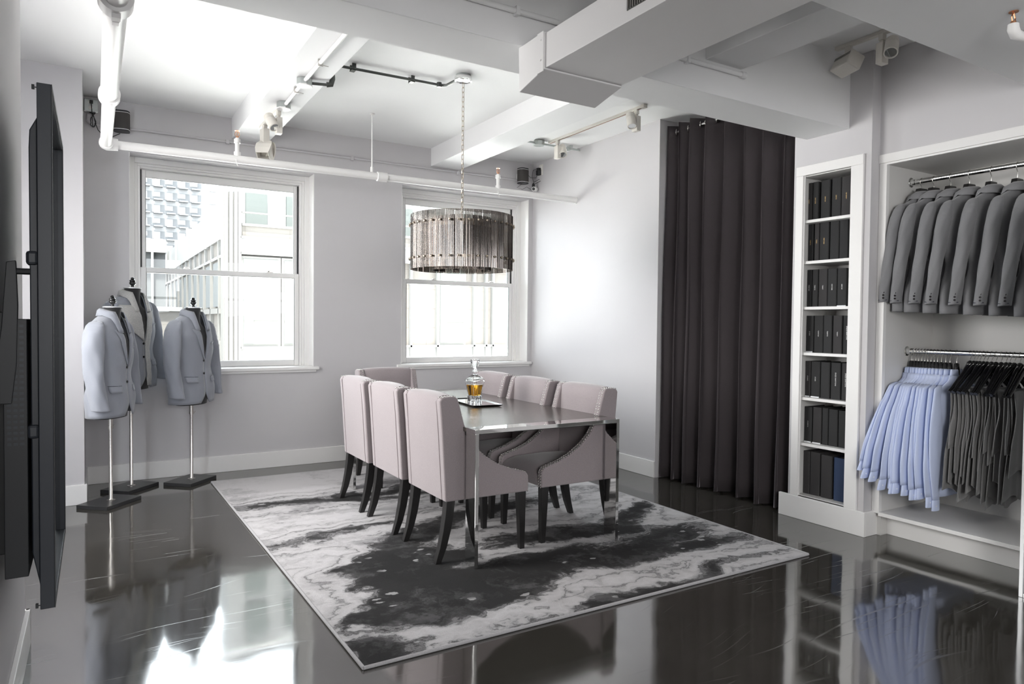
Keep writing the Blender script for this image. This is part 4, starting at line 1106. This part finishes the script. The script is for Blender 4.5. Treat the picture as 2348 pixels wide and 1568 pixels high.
J = [(.100, 5.845, 1.440, 'jacket', 'jacket', 'light grey suit jacket on the form at the far left, nearest the display', 'black dress form at the far left, nearest the display, on a square steel-poled base'),
     (.250, 6.285, 1.600, 'jacket2', 'canvas', 'grey half-finished jacket with pale canvas front on the tallest form at the rear', 'tallest black dress form, rearmost, wearing the half-finished canvas jacket'),
     (.694, 6.325, 1.455, 'jacket', 'jacket', 'light grey suit jacket on the right-hand form in front of the left window', 'black dress form on the right, standing in front of the left window')]
for x, y, tz, fab, lap, jl, ml in J:
    turn = R(15) if y < 6 else 0
    mannequin(x, y, tz, ml, turn)
    j = jacket('suit_jacket', fab, 1.0, (x, y, tz-.785), FACE+turn, lap=lap, wr=1.1); j.scale = (.95, .97, 1)
    setp(j, jl, 'jacket', 'suit jackets on dress forms')
    if lap == 'canvas':                                        # pale chest canvas showing where the cloth is unfinished
        def surfc(x_, h, off):
            w_, d_ = prof_at(JT, h); w_ += off; d_ += off; s_ = max(-1, min(1, x_/w_)); return Vector((x_, -d_*math.sqrt(max(0, 1-abs(s_)**2.4)), h))
        rg = []
        for i in range(15):
            h = .38+.27*i/14; xi = .062*((max(h-.355, 0))/.38)**.85+.003
            xo = xi+.155*math.sin(min(1, (h-.37)/.16)*PI/2)
            rg.append([surfc(-(xi+(xo-xi)*k/8), h, .0115+.0015*math.sin(h*90+k)) for k in range(9)])
        obj('chest_canvas', MB().loft(rg, cap=False, closed=False), 'canvas', j, smooth=180, solid=.003)
        rg = []
        for i in range(24):
            h = .02+.55*i/23; xi = .004+ (.062*((max(h-.355, 0))/.38)**.85)
            rg.append([surfc(xi+(.055)*k/4, h, .0115+.0025*math.sin(h*70+k*2)) for k in range(5)])
        obj('front_facing', MB().loft(rg, cap=False, closed=False), 'canvas', j, smooth=180, solid=.003)

# hanging suit jackets: seen from behind, near sleeve towards the room
def wood_hanger(parent_label, y, z, grp):
    pass
hj = jacket('hanging_suit_jacket', 'suit', .42, wr=.75, mannequin=False)
hh = obj('hanger', MB().prism([(-.055, .745), (.055, .745), (.035, .800), (-.035, .800)], -.016, .016, 'y').prism([(-.17, .645), (.17, .645), (.045, .735), (-.045, .735)], -.010, .010, 'y'), 'blackwood', hj, bevel=.003)
ZR = 2.307
obj('hook', MB().tube(hook_pts(ZR-1.455), .0018, 8), 'nickel', hh, smooth=True)
obj('back_vent', MB().tube([(0, .068+.0015, .02), (0, .066, .12), (0, .060, .22)], .0018, 5), 'lining', hj)
JY = [2.515, 2.438, 2.336, 2.226, 2.105, 1.967, 1.835]
jn = ['first grey suit jacket on the upper rail, against the closet side panel', 'second grey suit jacket on the upper rail from the closet side panel', 'third grey suit jacket on the upper rail from the closet side panel',
      'fourth grey suit jacket on the upper rail, middle of the seven', 'fifth grey suit jacket on the upper rail from the closet side panel', 'sixth grey suit jacket on the upper rail, next to last at the frame edge',
      'seventh grey suit jacket on the upper rail, cut off by the photo edge']
for i, y in enumerate(JY):
    o_ = hj if i == 0 else dup(hj)
    k = random.uniform(-3, 3)
    o_.location = (4.62, y, 1.455 - .006*i); o_.rotation_euler = (0, 0, PI+R(k-4+i*.7))
    if i: o_.scale = (1, 1, 1)
    setp(o_, jn[i], 'jacket', 'grey suit jackets on the upper closet rail')
    for ch in o_.children:
        if ch.name.startswith('hanger'):
            for g in ch.children: g.location.z = .006*i

# ---------------------------------------------------------------- contoured hanger (black gloss)
def contour_hanger(name, parent, span=.245, drop=.165, bar=False, k=1.0, curve=.018, nk=.018):
    """neck at local z = 0; arms reach +-span and fall by drop"""
    mb = MB()
    for s in (-1, 1):
        pts = []
        for i in range(13):
            f = i/12; pts.append((s*span*f, .0-curve*math.sin(f*PI*.5), -drop*(f**1.25)))
        rs = [k*(.017-.008*(i/12)+ (.003 if i == 12 else 0)) for i in range(13)]
        mb.tube(pts, rs, 10)
    mb.lathe([(.006, nk), (.014, nk-.006), (.019, nk*.4), (.019, 0), (.017, -.02)], n=14)
    if bar: mb.tube([(-span*.93, -.018, -drop*.93), (span*.93, -.018, -drop*.93)], .006, 8)
    h = obj(name, mb, 'black', parent, smooth=60)
    return h

# ---------------------------------------------------------------- blue shirts
LR = 1.197
SY = [2.562, 2.545, 2.525, 2.507, 2.487, 2.468, 2.448, 2.428, 2.408, 2.388, 2.364, 2.338, 2.312, 2.272]
def shirt(i, y):
    f = i/13; hy = min(y, 2.555)
    t = empty('hanging_shirt', (4.62, hy, LR-.095), 0)
    rnd = random.Random(i*13+5)
    # body, local: x towards closet back (+) and room (-); y along rail; neck at z=0
    rg = []; n = 26
    ST = [(0, .075, .030), (.03, .085, .033), (.06, .14, .026), (.10, .20, .018), (.13, .220, .016), (.30, .228, .018), (.55, .235, .020), (.74, .24, .024)]
    for k in range(26):
        h = .74*(k/25)**1.2; a, b = prof_at(ST, h)
        rg.append([Vector((a*math.cos(q), b*math.sin(q)+.006*math.sin(q*4+h*9+i), -.045-h)) for q in [2*PI*j/n for j in range(n)]])
    obj('shirt_body', MB().loft(rg, cap=False), 'shirt', t, smooth=180, solid=.002)
    # collar and stand
    rg = []
    for j in range(25):
        q = 2*PI*j/24; cx, cy = math.cos(q)*.062, math.sin(q)*.013
        rg.append([Vector((cx*.94, cy*.92, -.008)), Vector((cx*1.06, cy*1.15, -.014)), Vector((cx*1.18, cy*1.35, -.058))])
    obj('collar', MB().loft(rg, cap=False, closed=False), 'shirt', t, smooth=180, solid=.0025)
    # sleeves
    cx = 4.20+.19*f**1.1; cz = .435-.165*f**.8
    cuff = Vector((cx-4.62+rnd.uniform(-.025, .025), (2.600-.335*f)-hy+rnd.uniform(-.008, .008), cz-(LR-.095)+.06+rnd.uniform(-.03, .02)))
    for s in (-1, 1):
        sh = Vector((-.205, .0, -.112)) if s < 0 else Vector((.205, 0, -.112))
        en = cuff if s < 0 else Vector((.235, .0, -.70))
        rg = []; N_ = 22; ph = rnd.uniform(0, 6)
        wsl = [.030, .030+.004*rnd.random()]
        for k in range(N_+1):
            u = k/N_; p = sh.lerp(en, u)
            bend = math.sin(u*PI); p = p + Vector((s*.012*bend + .006*math.sin(u*5+ph), .003*math.sin(u*6+ph), 0))
            rx = (.030 + .036*math.sin(min(1, u*1.6+.12)*PI/2)) * (1-.30*max(0, u-.75)/.25)
            ry = .011+.005*math.sin(u*PI)
            ring_ = []
            for j in range(24):
                q = 2*PI*j/24
                fo = 1+.12*math.sin(2*q+ph+u*3)*min(1, u*2)+.07*math.sin(5*q-u*7+ph)*u
                ring_.append(p + Vector((math.cos(q)*rx*fo, math.sin(q)*ry*fo, -s*math.cos(q)*.012*(1 if u < .2 else 0))))
            rg.append(ring_)
        sl = obj('sleeve', MB().loft(rg), 'shirt', t, smooth=180)
        d = (en-sh).normalized()
        rg = []
        for k, (g, sc2) in enumerate(((0, .90), (.004, 1), (.064, 1.03), (.066, .99), (.05, .9))):
            p = en + d*g
            rg.append([p + Vector((math.cos(q)*.039*sc2, math.sin(q)*.013*sc2, 0)) for q in [2*PI*j/24 for j in range(24)]])
        cf_ = obj('cuff', MB().loft(rg, cap=True), 'shirt', sl, smooth=50)
        pb = en + d*.035 + Vector((-.014 if s < 0 else .014, -.014, 0))
        obj('cuff_button', MB().cyl((pb.x, pb.y, pb.z), .0045, .002, 10, 'y'), 'label', cf_)
    hg = contour_hanger('hanger', t, .180, .120, k=.60, curve=0, nk=.085); hg.location.z = -.052
    obj('hook', MB().tube(hook_pts(.147, tail=.07), .0018, 8), 'nickel', hg, smooth=True)
    t.rotation_euler = (0, 0, R(rnd.uniform(-2.5, 2.5)))
    return t
ords = ['first', 'second', 'third', 'fourth', 'fifth', 'sixth', 'seventh', 'eighth', 'ninth', 'tenth', 'eleventh', 'twelfth', 'thirteenth', 'last']
for i, y in enumerate(SY):
    t = shirt(i, y)
    lb = 'pale blue dress shirt, %s from the closet side panel on the lower rail' % ords[i] if i < 13 else 'pale blue dress shirt showing its whole sleeve and cuff, next to the trousers'
    setp(t, lb, 'shirt', 'pale blue shirts on the lower closet rail')

# ---------------------------------------------------------------- trousers on hangers
TY = [2.195, 2.175, 2.158, 2.140, 2.120, 2.100, 2.076, 2.052, 2.024, 1.998, 1.978, 1.956, 1.926, 1.89]
def trouser(i, y):
    rnd = random.Random(i*7+1)
    t = empty('hanging_trousers', (4.62, y, LR-.062), 0)
    hg = contour_hanger('hanger', t, .245, .165, bar=True)
    obj('hook', MB().tube(hook_pts(.062), .0018, 8), 'nickel', hg, smooth=True)
    # two trouser legs folded over the bar: each a draped, pleated loop
    for part_i, (xa, xb, la, lb_) in enumerate(((-.225+.04*rnd.random(), -.03+.04*rnd.random(), .34+.20*rnd.random(), .52+.14*rnd.random()), (.0, .19, .46, .58))):
        if part_i == 1: la, lb_ = .5, .6
        rg = []; nx = 22; ph = rnd.uniform(0, 6)
        for k in range(nx+1):
            u = k/nx; row = []
            # path over the bar: front fall -> bar -> rear fall
            for q in range(29):
                f = q/28
                if f < .45: s_, L_, side = (1-f/.45), la, -1
                elif f > .55: s_, L_, side = (f-.55)/.45, lb_, 1
                else: s_, L_, side = 0, 0, (f-.5)/.05
                fl = s_**1.1
                width = 1 - .30*math.sin(min(1, s_*1.6)*PI)*.8 + .12*fl*rnd.choice((1, 1))
                x = (xa+xb)/2+(u-.5)*(xb-xa)*width - .03*fl*(1 if part_i == 0 else 0)
                pl = (.007*math.sin(u*PI*2.4+ph+s_*2) + .003*math.sin(u*PI*6+ph*2+s_*3))*min(1, s_*3+.15)
                yy = -.018 + (side*.009 if s_ > 0 else side*.008) + side*.006*fl + pl
                zz = -.150 + (.006 if s_ == 0 else 0) - s_*L_ + .02*s_*math.sin(u*PI*2+ph)*(1 if s_ > .9 else 0)
                row.append(Vector((x, yy, zz)))
            rg.append(row)
        lg = obj('trouser_leg', MB().loft(rg, cap=False, closed=False), 'trouser', t, smooth=180, solid=.004)
    t.rotation_euler = (0, 0, R(rnd.uniform(-9, 3)))
    return t
for i, y in enumerate(TY):
    t = trouser(i, y)
    lb = 'grey trousers folded over a glossy black hanger, %s in the row from the blue shirts' % ords[i]
    if i == 13: lb = 'grey trousers folded over a glossy black hanger, last in the row at the photo edge'
    setp(t, lb, 'trousers', 'grey trousers on the lower closet rail')

# mirror panel at the right border
mp = empty('framed_mirror', (3.99, 1.25, 0), 0, 'tall pale framed mirror edge at the right border in front of the closet', 'mirror')
mb = MB(); 
mb.box(0, .028, .372, .392, 0, 2.0); mb.box(0, .028, -.392, -.372, 0, 2.0); mb.box(0, .028, -.372, .372, 0, .02); mb.box(0, .028, -.372, .372, 1.98, 2.0)
obj('frame', mb, 'alu', mp, bevel=.002)
obj('mirror_glass', MB().box(.006, .010, -.374, .374, .018, 1.982), 'mirror', mp)
obj('backing', MB().box(.010, .022, -.374, .374, .018, 1.982), 'blackplastic', mp)

# ================================================================== OUTSIDE
# stone office building across the street: corner at x = 3.01, y = 20
ob_ = empty('office_building', (3.01, 20, 0), 0, 'cream stone office building with a corner pier across the street', 'building')
def eb_(name, x0, x1, y0, y1, z0, z1, mat, parent=None): return box(name, x0-3.01, x1-3.01, y0-20, y1-20, z0, z1, mat, parent or ob_)
eb_('wall', 3.05, 22, 20.06, 46, -14, 4.0, 'stone')
mb = MB()
for x in (3.0, 3.12, 3.24, 3.34): mb.box(x-3.01, x+.085-3.01, -.10, .10, -14, 4.85)
mb.box(2.98-3.01, 3.42-3.01, -.04, .45, -14, 4.80)
obj('corner_pier', mb, 'fin', ob_)
# right-hand face: bands, fins, windows
mb = MB()
for z in (3.60, 3.17, .60, -2.2): mb.box(.40, 19, -.10, .10, z, z+.06)
mb.box(.40, 19, -.06, .10, 3.23, 3.60)
for z0_, z1_ in ((-.62, .60), (-3.4, -2.2)): mb.box(.40, 19, -.03, .10, z0_, z1_)
for x in (8.35, 9.25, 10.55, 11.0, 11.25): mb.box(x-3.01, x+.06-3.01, -.10, .1, -14, 3.2)
obj('cladding_bands', mb, 'finw', ob_)
def win(x0, x1, z0, z1, ym=20.0, trans=1.35):
    f = MB(); f.box(x0-3.01-.07, x1-3.01+.07, ym-20-.06, ym-20+.08, z0-.07, z1+.07)
    wf = obj('window_frame', f, 'fin', ob_)
    g = MB(); g.box(x0-3.01, x1-3.01, ym-20-.075, ym-20-.05, trans+.03 if z0 < trans < z1 else z0, z1)
    if z0 < trans < z1: g.box(x0-3.01, x1-3.01, ym-20-.075, ym-20-.05, z0, trans-.06)
    obj('pane', g, 'extglass', wf); 
    b = MB(); b.box(x0-3.01+.02, x0-3.01+(x1-x0)*.28, ym-20-.085, ym-20-.074, z0+.02, z1-.02)
    obj('blind', b, 'finw', wf)
for (a, b) in ((3.48, 4.40), (4.56, 5.4), (6.0, 7.0), (7.15, 7.9), (9.36, 10.2), (12.2, 13.4), (14.2, 15.4)): win(a, b, .72, 3.05)
for (a, b) in ((3.48, 4.40), (4.56, 5.4), (6.0, 7.0), (9.36, 10.2), (12.2, 13.4)): win(a, b, -2.0, -.75, trans=-9)
# set-back upper storeys
ub = MB().box(.55, 19, 3.2, 4.4, 3.9, 9.5)
obj('upper_storey', ub, 'finw', ob_)
mb = MB()
for k in range(9):
    for z in (4.25, 6.1, 7.8): mb.box(1.1+k*1.25, 1.75+k*1.25, 3.12, 3.25, z, z+1.15)
obj('upper_windows', mb, 'extglass', ob_)
obj('terrace_rail', MB().box(.45, 19, .05, .10, 4.30, 4.34).box(.45, 19, .02, .14, 3.95, 4.02), 'fin', ob_)
# receding left-hand face with stepped parapet
mb = MB()
for k, (ya, yb_, zt_) in enumerate(((.45, 3.2, 4.62), (3.2, 8, 4.60), (8, 12.2, 4.58), (12.2, 16, 4.6), (16, 20, 4.6), (20, 26, 4.6))):
    mb.box(-.02-.0, .10, ya, yb_, 3.62, zt_ - .02*k)
for ya in (3.2, 8, 12.2, 16, 20): mb.box(-.10, .2, ya-.05, ya+.12, 3.55, 4.72)
mb.box(-.05, .12, .45, 26, 3.58, 3.66); mb.box(-.04, .12, .45, 26, 3.08, 3.16)
for k in range(18): mb.box(-.04, .1, .9+k*1.35, .96+k*1.35, 3.1, 3.6)
obj('parapet', mb, 'finw', ob_)
mb = MB()
for k in range(15): mb.box(-.03, .06, .75+k*1.55, .75+k*1.55+1.1, 1.75, 3.0); 
obj('side_windows', mb, 'extdark', ob_)
mb = MB()
for k in range(15): mb.box(-.07, .06, .62+k*1.55, .70+k*1.55, -14, 3.1)
mb.box(-.07, .06, .45, 26, 1.55, 1.70); mb.box(-.07, .06, .45, 26, .70, .80); mb.box(-.05, .06, .45, 26, -.35, .70)
obj('mullions', mb, 'fin', ob_)
# terrace wing in front of the receding face
tw = empty('terrace_wing', (.9, 26, 0), 0, 'low stone wing with a flat terrace and tall window bays beyond the left window', 'building')
obj('wall', MB().box(-8, 1.95, 3.2, 12, -14, 1.75), 'stone', tw)
obj('coping', MB().box(-8, 1.98, 3.1, 3.4, 1.70, 1.86), 'finw', tw)
mb = MB()
for k in range(12): mb.box(-7.5+k*.80, -7.4+k*.80, 9, 9.3, 1.8, 4.4)
mb.box(-8, 1.9, 9, 9.4, 4.4, 5.0)
obj('pillars', mb, 'finw', tw)
obj('bay_glass', MB().box(-8, 1.9, 9.3, 9.4, 1.8, 4.4), 'extdark', tw)
mb = MB()
for k, (x, z) in enumerate(((-3.2, 2.2), (-2.2, 2.9), (-1.2, 2.3), (-.4, 3.1), (.6, 2.6), (-4.4, 2.5))): mb.box(x, x+.28, 8.9, 9.0, z, z+.42)
obj('hanging_lanterns', mb, 'fin', tw)
# apartment tower far away
at_ = empty('apartment_tower', (8, 90, 0), 0, 'tall white apartment tower with rows of balconies far behind the left window', 'building')
obj('wall', MB().box(-9, 2.9, 0, 14, -30, 34).box(2.9, 5.2, .2, 14, -30, 34), 'tower', at_)
mb = MB()
for k in range(26):
    z = -6+k*1.52; mb.box(-9, 2.95, -.06, .02, z, z+.92)
for k in range(26): mb.box(3.9, 4.6, .12, .22, -6+k*1.52, -5.2+k*1.52)
obj('window_bands', mb, 'towerglass', at_)
mb = MB()
for k in range(26):
    z = -6+k*1.52
    for j in range(9): mb.box(-8.8+j*1.32, -8.0+j*1.32, -.14, -.05, z+.05+.25*((k+j) % 2), z+.86)
obj('curtained_panes', mb, 'tower', at_)
mb = MB()
for k in range(26):
    z = -6+k*1.52
    for j in range(9): mb.box(-8.7+j*1.32, -7.75+j*1.32, -.9, -.1, z-.16, z-.02)
obj('balcony_ledges', mb, 'towerglass', at_)
# unseen white deck added below the windows to bounce sunlight onto the ceiling
lr = empty('bounce_reflector', (3, 13, -.40), 0, 'flat white reflector added out of sight below the windows', 'roof')
obj('bounce_deck', MB().box(-16, 22, -5.75, 6.8, -.2, 0), plain('white_bounce_surface', (.70, .69, .67), .8), lr)
obj('bounce_deck_skirt', MB().box(-16, 22, -5.6, -5.4, -12, -.2), 'stone', lr)
# street far below
struct(box('floor_street', -60, 90, 7.6, 160, -14.4, -14.0, plain('street_asphalt', (.16, .16, .16), .9)))
